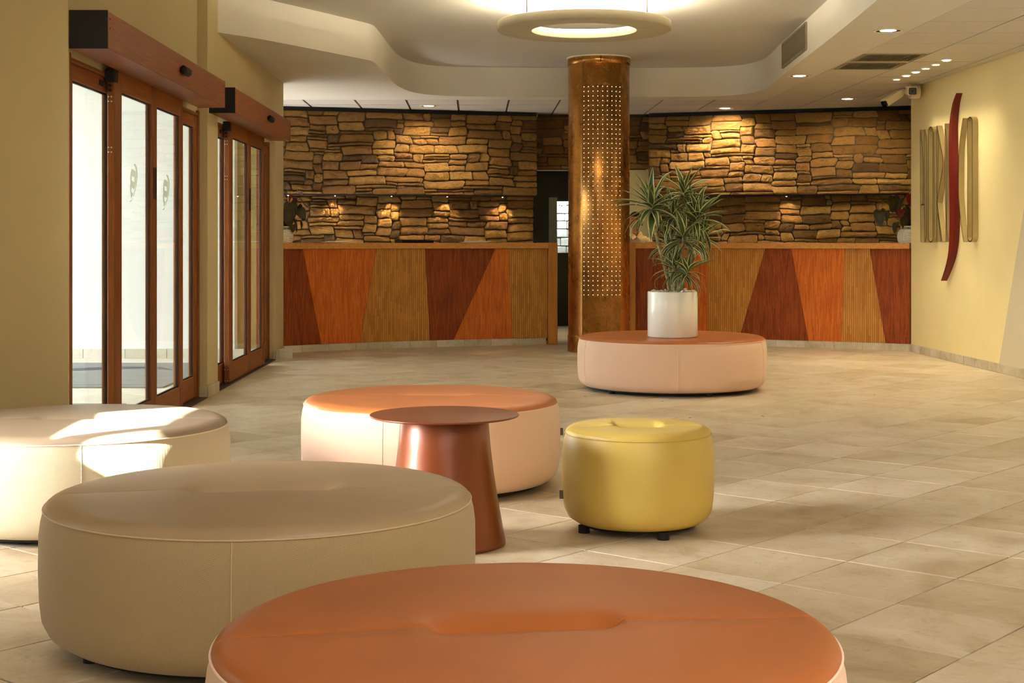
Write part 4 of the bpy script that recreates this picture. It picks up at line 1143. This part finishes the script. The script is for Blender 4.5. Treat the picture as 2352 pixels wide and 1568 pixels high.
def cane(pts, r):
    P_ = [Vector(p) for p in pts]; out = []
    for i in range(len(P_)-1):
        for k in range(14): out.append(P_[i].lerp(P_[i+1], k/14))
    out.append(P_[-1]); n = len(out)
    MB().tube(out, [r*(1-.25*i/n)*(1.16 if i % 3 == 0 else .96) for i in range(n)], 9).build('stem', M['cane'], pl)
b = lambda px, dy: W(px, 674, dy)
cane([b(1538, -.03), W(1534, 640, -.04), W(1515, 570, -.07), W(1500, 510, -.09), W(1496, 486, -.10)], .0135)
cane([b(1545, .02), W(1546, 630, .03), W(1548, 560, .04), W(1568, 480, .06), W(1572, 455, .06)], .013)
cane([b(1550, -.05), W(1549, 640, -.07), W(1548, 615, -.09)], .012)
cane([b(1557, -.03), W(1568, 625, -.02), W(1585, 560, 0), W(1600, 512, -.02)], .013)
cane([b(1554, -.07), W(1572, 640, -.12), W(1580, 622, -.13)], .014)
cane([b(1548, 0), W(1552, 620, -.02), W(1540, 540, -.05), W(1540, 508, -.05)], .011)
cane([b(1562, .03), W(1580, 620, .05), W(1608, 560, .08)], .012)
cane([b(1552, .06), W(1560, 600, .10), W(1588, 485, .14)], .012)
cane([b(1542, .05), W(1538, 620, .08), W(1535, 562, .10)], .011)
cane([b(1556, -.06), W(1562, 610, -.10), W(1570, 545, -.12)], .012)

# ------------------------------------------------------------------ anthuriums in wicker bowls
def heart():
    m = MB(); n = 14; vs = [(0, 0, 0)]; uv = [(0, 0)]
    out = []
    for i in range(n+1):
        a = -PI+2*PI*i/n; r = .5*(1+.32*math.cos(a)**3-.0) if True else 0
        x = .30+.62*math.cos(a)*(1.15 if math.cos(a) > 0 else .62); y = .36*math.sin(a)*(1-.22*math.cos(a))
        if abs(i-0) < 1 or abs(i-n) < 1: x = .06
        out.append((x, y, -.22*x*x+.18*abs(y)-.05))
    vs += out; uv += [(1, 0)]*len(out)
    mid = (.38, 0, -.02); vs.append(mid); uv.append((0, 0)); k = len(vs)-1
    fs = [(k, i+1, i+2) for i in range(n)]
    return m.add(vs, fs, True, uv)
hm = heart().mesh('leaf'); hm.materials.append(M['dark'])
sm = heart().mesh('spathe'); sm.materials.append(M['spathe'])
spx = MB().cyl(0, 0, 0, 1, .06, 8, .03).mesh('spadix'); spx.materials.append(M['spadix'])
def anthurium(px, fY, label, seed, leaves, flowers, R=.142, Hh=.165, back=.27):
    loc, _ = on_counter(px, fY, back); sx, sy = loc[0], loc[1]; s = sy/F; z0 = loc[2]
    t = empty('potted_anthurium', loc, 0, label=label, cat='plant', group=None)
    m = MB(); rows, cols = 17, 72
    def rad(v): return R*(.80+.20*math.sin(PI*min(1, v*.78+.16))**.8*1.0) if v < .75 else R*(.985-.75*(v-.75))
    vs = []; 
    for j in range(rows+1):
        v = j/rows
        for i in range(cols):
            a = 2*PI*i/cols; r = rad(v)+.0035*(1 if ((i//3)+j) % 2 else -1)
            vs.append((r*math.cos(a), r*math.sin(a), v*(Hh-.03)))
    fs = [(j*cols+i, j*cols+(i+1) % cols, (j+1)*cols+(i+1) % cols, (j+1)*cols+i) for j in range(rows) for i in range(cols)]
    fs.append(list(range(cols))[::-1]); m.add(vs, fs, False); m.build('wicker_bowl', M['wicker'], t)
    rt = rad(1)
    m = MB()
    for i in range(40):
        a = 2*PI*i/40; m.tube([((rt-.004)*math.cos(a), (rt-.004)*math.sin(a), Hh-.034), ((rt-.012)*math.cos(a+.08), (rt-.012)*math.sin(a+.08), Hh-.004)], .006, 5)
    m.build('wicker_rim', M['wickerrim'], t)
    MB().tube([((rt-.010)*math.cos(2*PI*i/40), (rt-.010)*math.sin(2*PI*i/40), Hh-.003) for i in range(40)], .006, 6, closed=True).build('rim_band', M['wicker'], t)
    MB().lathe([(rt-.016, Hh-.03), (.0005, Hh-.025)], 24).build('soil', M['ventdark'], t)
    R_ = random.Random(seed)
    for (lx, ly, sz, dx, dz, dy), fl in [(q, 0) for q in leaves]+[(q, 1) for q in flowers]:
        c = Vector(((lx-CX)*s-sx, dy, CZ-(ly-HY)*s-z0)); d = Vector((dx, R_.uniform(-.5, .1) if not fl else -.5, dz)).normalized()
        yv = Vector((0, 0, 1)).cross(d); yv = yv.normalized() if yv.length > .1 else Vector((1, 0, 0))
        yv = (yv+Vector((0, R_.uniform(-.8, .8), 0))).normalized(); zv = d.cross(yv).normalized(); yv = zv.cross(d)
        if zv.y > 0: zv = -zv; yv = -yv
        o = inst('spathe' if fl else 'leaf', sm if fl else hm, t, tuple(c), (0, 0, 0), (sz*s,)*3); o.rotation_mode = 'QUATERNION'; o.rotation_quaternion = Matrix((d, yv, zv)).transposed().to_quaternion()
        base = Vector((R_.uniform(-.04, .04), R_.uniform(-.04, .04), Hh-.02)); mid = base.lerp(c, .5)+Vector((0, 0, .02))
        MB().tube([base, base.lerp(mid, .5)+Vector((0, 0, .01)), mid, mid.lerp(c, .6)+Vector((0, 0, .004)), c], .0028, 5).build('flower_stalk' if fl else 'leaf_stalk', M['spathe'] if fl else M['dark'], t)
        if fl:
            o = inst('spadix', spx, t, tuple(c+Vector((0, -.006, .0))), (.9, .3*fl, 0), (.06, .06, sz*s*.45))
    return t
anthurium(671, lY, 'dark-leaved anthurium in a white wicker bowl at the left end of the left counter', 3,
    [(640, 450, 34, -.2, -.9, -.02), (655, 440, 34, -.3, -1, .0), (668, 462, 44, .1, -1, -.04), (690, 455, 44, .5, -.8, -.02), (650, 480, 40, -.5, -.8, -.06), (664, 478, 42, .1, -1, -.08), (690, 478, 30, .4, -.9, -.05),
     (676, 500, 34, .4, -.8, -.06), (694, 500, 24, 1, -.5, -.04), (648, 505, 34, -.4, -.9, -.03), (660, 500, 32, 0, -1, .04), (675, 515, 18, .1, -1, -.08), (692, 508, 18, .3, -1, -.03), (645, 520, 26, -.3, -.8, .03), (655, 520, 26, .2, -.9, -.06), (640, 470, 36, -.4, -1, .06), (682, 470, 30, .2, -.9, .05), (667, 525, 22, -.1, -.9, .0)],
    [(684, 438, 20, .7, -.35, -.02), (672, 445, 20, -.4, -.9, -.06), (676, 452, 18, .3, -1, .02)])
anthurium(2074, rY, 'dark-leaved anthurium with a red flower in a white wicker bowl beside the yellow wall', 5,
    [(2013, 447, 36, .35, -1, -.02), (2022, 455, 28, .2, -1, -.05), (2052, 448, 40, .05, -1, -.02), (2068, 455, 40, -.35, -.95, .02), (2020, 480, 40, -.15, -1, .0), (2034, 487, 20, -.1, -1, -.04), (2072, 500, 26, .1, -1, -.06), (2054, 510, 26, -.4, -.9, -.08), (2082, 470, 40, .2, -1, -.0), (2086, 490, 34, .2, -1, .04), (2090, 455, 36, .3, -.9, .05), (2080, 520, 24, .2, -.8, .0), (2068, 485, 24, .4, -1, .05)],
    [(2067, 480, 24, -.3, -.8, -.06), (2085, 445, 24, .0, -1, -.06), (2088, 435, 18, .3, -.6, -.02)], R=.135, Hh=.17)

# ------------------------------------------------------------------ raised sign on the right wall
sg = empty('wall_sign', (4.6235, 0, 0), math.atan(.0436), label='raised metal letters with a tall red swoosh on the yellow wall', cat='sign')
DP = .050
def sl_(px, py, d=DP):                    # a spot of the front edge, d out from the wall -> (along, height)
    r = (px-CX)/F; Y = (4.6235-d)/(r+.0436); return Y*1.0, CZ-(py-HY)/F*Y
def ribbon(pts, name='letter', closed=False, th=.006, d=DP, mat='sign', t=None):
    """sheet-metal band standing out from the wall along the traced line, dark front edge"""
    P_ = [sl_(*p) for p in (smooth(pts, 2) if len(pts) > 4 and not closed else pts)]; n = len(P_); m = MB(); vs = []
    for i, (y, z) in enumerate(P_):
        a = P_[i-1] if (i > 0 or closed) else P_[0]; b_ = P_[(i+1) % n] if (i < n-1 or closed) else P_[-1]
        dy, dz = b_[0]-a[0], b_[1]-a[1]; l = math.hypot(dy, dz) or 1; ny_, nz_ = -dz/l*th, dy/l*th
        vs += [(-.001, y-ny_, z-nz_), (-d, y-ny_, z-nz_), (-d, y+ny_, z+nz_), (-.001, y+ny_, z+nz_)]
    fs = []
    for i in range(n if closed else n-1):
        j = (i+1) % n
        for k in range(4): fs.append((4*i+k, 4*i+(k+1) % 4, 4*j+(k+1) % 4, 4*j+k))
    m.add(vs, fs, False)
    for q in range(len(fs)):
        if q % 4 == 1: m.mi[q] = 1
    return m.build(name, [M[mat], M['signedge']], sg, fix=True)
def loop(xl, xr, zt, zb, n=7):
    c = (xl+xr)/2; r = (xr-xl)/2; h = 10
    return [(xl, zb-h), (xl, zt+h)]+[(c-r*math.cos(PI*i/n), zt+h-h*math.sin(PI*i/n)) for i in range(1, n)]+[(xr, zt+h), (xr, zb-h)]+[(c+r*math.cos(PI*i/n), zb-h+h*math.sin(PI*i/n)) for i in range(1, n)]
ribbon([(2112.3, 298.3), (2112.6, 420), (2113.5, 555.8)]); ribbon([(2114.2, 304), (2117, 335), (2119.6, 369), (2119.6, 430), (2118.6, 470)]); ribbon([(2114, 470.5), (2121.5, 469.5)])
ribbon([(2121.7, 297), (2121.9, 420), (2122.8, 556)]); ribbon([(2123, 298), (2126, 310), (2126.8, 330), (2127, 430), (2126.8, 530), (2126, 546), (2123.6, 555)])
ribbon(loop(2131.2, 2141.4, 292, 555.5), closed=True); ribbon([(2143.6, 305), (2144.2, 420), (2143.9, 542)])
ribbon([(2150.2, 289), (2150.4, 420), (2150.8, 555.5)]); ribbon([(2150.6, 289.5), (2154.5, 307), (2158.2, 330.5), (2162, 348), (2165, 369), (2163.6, 390.7), (2156.8, 429), (2151.4, 464.6), (2151.6, 468), (2156, 505), (2163, 555)])
ribbon([(2152, 300), (2154.5, 329), (2153.2, 370), (2153.2, 430), (2151.8, 455)]); ribbon([(2152.5, 490), (2158, 530), (2160, 555)])
ribbon([(2169.2, 284), (2169.6, 420), (2171.5, 555.5)]); ribbon([(2170.5, 296), (2174, 332), (2173.4, 430), (2172.4, 500), (2175, 553)])
ribbon([(2210.4, 272), (2206, 302.7), (2202.2, 332), (2200.8, 368.7), (2200, 430), (2200.6, 455), (2202.7, 479.6), (2206, 516), (2211.8, 555)])
ribbon(loop(2221, 2232, 269.7, 554.5), closed=True)
LS = [(2195, 214), (2189.5, 227), (2185.4, 241), (2181, 266), (2178.6, 290), (2177.6, 320), (2177.3, 346.7), (2178, 390), (2178.8, 430), (2179.5, 483), (2179.2, 530), (2178.5, 557.5), (2176, 587), (2171, 609), (2165.5, 628), (2159.6, 644.5)]
wd = [0.5, 2.5, 4, 5.6, 6.6, 8, 9, 10.5, 11, 11, 10.2, 9, 6.5, 4.5, 2.5, .5]
T_ = [(x, y, w_) for (x, y), w_ in zip(LS, wd)]
for _ in range(2):
    o_ = [T_[0]]
    for a, b in zip(T_, T_[1:]): o_ += [tuple(a[i]*.75+b[i]*.25 for i in range(3)), tuple(a[i]*.25+b[i]*.75 for i in range(3))]
    T_ = o_+[T_[-1]]
m = MB(); vs = []
for x, y, w_ in T_:
    a = sl_(x, y, .056); b2 = sl_(x+w_, y, .056)
    vs += [(-.001, a[0], a[1]), (-.056, a[0], a[1]), (-.056, b2[0], b2[1]), (-.001, b2[0], b2[1])]
n = len(T_); fs = [(4*i+k, 4*i+(k+1) % 4, 4*i+4+(k+1) % 4, 4*i+4+k) for i in range(n-1) for k in range(4)]+[(0, 1, 2, 3), (4*n-1, 4*n-2, 4*n-3, 4*n-4)]
m.add(vs, fs); m.build('red_swoosh', M['signred'], sg, fix=True)

# ------------------------------------------------------------------ security cameras
def bullet(name_label, base, aim, L=.17, R=.034):
    t = empty('security_camera', base, 0, label=name_label, cat='camera', group=None)
    d = (Vector(aim)-Vector(base)).normalized(); q = d.to_track_quat('Y', 'Z').to_matrix().to_4x4()
    def shell(w_, h_, y0, y1, r=.012):
        m = MB(); vs = []; seg = 6; pts = []
        for cx_, cz_, a0 in ((w_-r, h_-r, 0), (-w_+r, h_-r, PI/2), (-w_+r, -h_+r, PI), (w_-r, -h_+r, 1.5*PI)):
            for i in range(seg): a = a0+PI/2*i/(seg-1); pts.append((cx_+r*math.cos(a), cz_+r*math.sin(a)))
        n = len(pts)
        for yy, s in ((y0, .86), (y0+.02, 1), (y1-.004, 1), (y1, .97)): vs += [(x*s, yy, z*s) for x, z in pts]
        fs = [(k*n+i, k*n+(i+1) % n, (k+1)*n+(i+1) % n, (k+1)*n+i) for k in range(3) for i in range(n)]+[list(range(n)), list(range(3*n, 4*n))[::-1]]
        return m.add(vs, fs)
    shell(R, R*.92, .03, .03+L).xf(q).build('housing', M['camwhite'], t, fix=True)
    shell(R*.84, R*.76, .03+L-.003, .03+L+.0025).xf(q).build('front_window', M['lens'], t, fix=True)
    MB().cyl(0, 0, 0, .006, .010, 16).xf(q @ Matrix.Translation((0, .03+L+.001, 0)) @ Matrix.Rotation(-PI/2, 4, 'X')).build('lens', M['black'], t)
    m = MB(); m.box(-R*1.02, .05, R*.80, R*1.02, .03+L+.012, R*.97); m.xf(q).build('sun_hood', M['camwhite'], t)
    MB().tube([(0, 0, 0), tuple(q @ Vector((0, .035, 0)))], .014, 12).build('swivel_arm', M['camclear'], t)
    MB().lathe([(.0005, -.03), (.022, -.02), (.028, 0), (.022, .02), (.0005, .03)], 20).build('swivel_ball', M['camclear'], t)
    return t
cb = pt(2096, 210, 14.45)
mt = empty('camera_mount', (cb.x, cb.y, cb.z), label='round white camera mount on the corner of the yellow wall', cat='bracket')
MB().cyl(0, 0, -.028, .062, .072, 32).xf(Matrix.Rotation(PI/2, 4, 'Y')).build('mount_drum', M['camwhite'], mt)
MB().tube([(-.02, -.04, -.03), (-.02, -.11, -.055)], .016, 12).build('mount_arm', M['camclear'], mt)
bullet('white security camera facing the viewer, on the wall corner', (cb.x-.055, cb.y-.085, cb.z+.002), (3.25, 8.5, 1.75), .15, .043)
bullet('white security camera aimed down to the left, on the wall corner', (cb.x-.095, cb.y-.0, cb.z-.002), (cb.x-1.10, cb.y-.55, cb.z-.62), .23, .038)

# ------------------------------------------------------------------ receptionist behind the right counter
def skin(name, verts, edges, radii, mat, parent, sub=2):
    me = bpy.data.meshes.new(name); me.from_pydata(verts, edges, []); me.materials.append(M[mat])
    o = bpy.data.objects.new(name, me); C.objects.link(o); o.parent = parent
    sk_ = me.skin_vertices.new(name='') if hasattr(me.skin_vertices, 'new') else None
    mod = o.modifiers.new('Skin', 'SKIN')
    if not me.skin_vertices: return o
    for v, r in zip(me.skin_vertices[0].data, radii): v.radius = (r, r) if not isinstance(r, tuple) else r
    me.skin_vertices[0].data[0].use_root = True
    mod.use_smooth_shade = True; s = o.modifiers.new('Subsurf', 'SUBSURF'); s.levels = sub; s.render_levels = sub
    return o
pe = empty('person', (1.42, 17.10, 0), math.radians(8), label='receptionist with dark hair and beige shirt sitting behind the right counter', cat='person')
# body: seated, hands on the desk edge
V_ = [(0,.06,.50),(0,.05,.66),(0,.03,.84),(0,.02,.98),(0,.02,1.08),(0,.01,1.16), (-.09,.02,1.05),(-.17,.02,1.02),(-.21,-.04,.84),(-.16,-.20,.74),(-.13,-.28,.735), (.09,.02,1.05),(.17,.02,1.02),(.21,-.04,.84),(.16,-.20,.74),(.13,-.28,.735)]
V_ = [(a, b_, c+.085) for a, b_, c in V_]
E_ = [(0,1),(1,2),(2,3),(3,4),(4,5),(3,6),(6,7),(7,8),(8,9),(9,10),(3,11),(11,12),(12,13),(13,14),(14,15)]
R_ = [(.14,.11),(.13,.10),(.145,.105),(.13,.09),(.055,.055),(.05,.05), (.07,.06),(.058,.055),(.044,.044),(.036,.036),(.032,.032), (.07,.06),(.058,.055),(.044,.044),(.036,.036),(.032,.032)]
skin('shirt', V_[:4]+[(0,.02,1.135)]+V_[6:9]+[(-.185,-.12,.875)]+V_[11:14]+[(.185,-.12,.875)], [(0,1),(1,2),(2,3),(3,4),(3,5),(5,6),(6,7),(7,8),(3,9),(9,10),(10,11),(11,12)], R_[:4]+[(.066,.062)]+R_[6:9]+[(.044,.044)]+R_[11:14]+[(.044,.044)], 'shirt', pe)
body = skin('body', [(0,.03,1.08),(0,.02,1.15),(0,.0,1.20),(0,-.01,1.24)], [(0,1),(1,2),(2,3)], [.052,.048,.05,.06], 'skin', pe)
for s in (-1, 1):
    skin('forearm', [(.185*s,-.12,.875),(.16*s,-.20,.85),(.13*s,-.27,.835),(.125*s,-.30,.833)], [(0,1),(1,2),(2,3)], [.036,.032,.026,(.034,.018)], 'skin', pe, 1)
    for f, (fx, ln) in enumerate(((-.030,.058),(-.010,.070),(.010,.075),(.029,.066))):
        x = .125*s+fx*s; skin('finger', [(x,-.30,.835),(x,-.325,.841),(x,-.325-ln*.5,.833),(x,-.325-ln*.85,.822)], [(0,1),(1,2),(2,3)], [.010,.009,.008,.0065], 'skin', pe, 1)
    skin('thumb', [(.125*s-.03*s,-.285,.833),(.125*s-.055*s,-.305,.835),(.125*s-.062*s,-.335,.83)], [(0,1),(1,2)], [.012,.010,.008], 'skin', pe, 1)
skin('trousers', [(0,.06,.57),(-.09,.04,.56),(-.10,-.36,.55),(-.10,-.38,.10),(.09,.04,.56),(.10,-.36,.55),(.10,-.38,.10)], [(0,1),(1,2),(2,3),(0,4),(4,5),(5,6)], [(.13,.10),.10,.068,.046,.10,.068,.046], 'trouser', pe)
for s in (-1, 1): MB().bbox(.10*s-.045, -.55, 0, .10*s+.045, -.31, .09, .025).build('shoe', M['black'], pe)
# head: ellipsoid with face shape
def head():
    m = MB(); nu, nv = 24, 18; vs = []
    for j in range(nv+1):
        b_ = PI*j/nv; z = math.cos(b_); rr_ = math.sin(b_)
        for i in range(nu):
            a = 2*PI*i/nu; x, y = rr_*math.cos(a), rr_*math.sin(a)
            X = x*.075; Y_ = y*.094; Z = z*.106
            jaw = max(0, -z-.1); X *= 1-.30*jaw; Y_ = Y_*(1-.18*jaw)-(.010*jaw)
            f = max(0, -y)*rr_                                  # facing -Y
            if f > .6: 
                Y_ -= .024*math.exp(-((x/.12)**2))*math.exp(-(((z+.16)/.17)**2))       # nose
                Y_ += .008*math.exp(-(((abs(x)-.38)/.17)**2))*math.exp(-(((z-.06)/.10)**2))   # eye sockets
                Y_ -= .005*math.exp(-((x/.3)**2))*math.exp(-(((z+.48)/.08)**2))     # lips
            vs.append((X, Y_, Z))
    fs = [(j*nu+i, (j+1)*nu+i, (j+1)*nu+(i+1) % nu, j*nu+(i+1) % nu) for j in range(nv) for i in range(nu)]
    return m.add(vs, fs, True)
hd = head().build('head', M['skin'], pe, (0, -.015, 1.325), math.radians(-14), fix=True)
hm_ = MB(); nu, nv = 28, 16; vs = []
for j in range(nv+1):
    b_ = .62*PI*j/nv
    for i in range(nu):
        a = 2*PI*i/nu; x, y = math.sin(b_)*math.cos(a), math.sin(b_)*math.sin(a); z = math.cos(b_)
        lim = 1.0 if y > -.35 else .0
        k = 1.10 if (y > -.45 or z > .55) else .90
        zz = z*.118 if y > -.2 else max(z*.118, .056)
        vs.append((x*.080*k, y*.099*k+.004, zz))
fs = [(j*nu+i, (j+1)*nu+i, (j+1)*nu+(i+1) % nu, j*nu+(i+1) % nu) for j in range(nv) for i in range(nu)]
hm_.add(vs, fs, True); hm_.build('hair', M['hair'], hd, fix=True)
for s in (-1, 1):
    MB().lathe([(.0005, -.009), (.010, -.004), (.011, 0), (.010, .004), (.0005, .009)], 12).xf(Matrix.Translation((.029*s, -.080, .004)) @ Matrix.Scale(.85, 4, (0, 0, 1))).build('eye', M['eye'], hd)
    MB().tube([(.014*s, -.088, .026), (.030*s, -.086, .031), (.044*s, -.077, .026)], .0035, 6).build('eyebrow', M['hair'], hd)
    MB().lathe([(.0005, -.028), (.009, -.016), (.012, 0), (.011, .016), (.0005, .028)], 10).xf(Matrix.Translation((.075*s, .0, -.004))).build('ear', M['skin'], hd)
MB().tube([(-.022, -.086, -.056), (0, -.094, -.055), (.022, -.086, -.056)], .0045, 6).build('mouth', M['lip'], hd)
for s in (-1, 1):
    MB().add([(0, -.070, 1.155), (.065*s, -.01, 1.215), (.085*s, -.015, 1.185), (.050*s, -.085, 1.125), (0, -.076, 1.150), (.065*s, -.018, 1.21), (.085*s, -.023, 1.18), (.050*s, -.093, 1.12)],
        [(0,1,2,3), (4,7,6,5), (0,4,5,1), (1,5,6,2), (2,6,7,3), (3,7,4,0)]).build('collar', M['shirt'], pe, fix=True)
for z in (1.115, 1.07, 1.02): MB().cyl(0, 0, 0, .004, .006, 10).xf(Matrix.Translation((0, -.106, z)) @ Matrix.Rotation(PI/2, 4, 'X')).build('button', M['paper'], pe)
st = empty('office_stool', (1.41, 17.20, 0), label='dark office chair under the receptionist behind the counter', cat='chair')
MB().lathe([(.0005, .42), (.19, .425), (.20, .435), (.19, .45), (.0005, .455)], 32).build('seat', M['black'], st)
MB().cyl(0, 0, .05, .43, .025, 16).build('gas_column', M['metal'], st)
MB().lathe([(.22, 0), (.22, .02), (.03, .055), (.0005, .055)], 32).build('base', M['black'], st)

# ------------------------------------------------------------------ little dry leaves blown in on the floor
rp = random.Random(9)
for k, (px, py) in enumerate([(1130, 889), (1452, 903), (1515, 907), (1519, 922), (1580, 960), (1757, 957), (2006, 907), (1340, 911), (1600, 903), (1636, 905)]):
    Y = F*CZ/(py-HY); p = pt(px, py, Y)
    o = MB().add([(0, 0, 0), (.012, .005, .006), (.026, 0, .003), (.013, -.006, .005), (.012, .0, .001)], [(0, 3, 4), (3, 2, 4), (2, 1, 4), (1, 0, 4)], True).build('fallen_leaf', M['petal'], None, (p.x, Y, .001), rp.uniform(0, 6))
    prop(o, 'tiny dry yellow leaf lying on the tile floor', 'leaf', 'tiny dry leaves scattered on the floor')
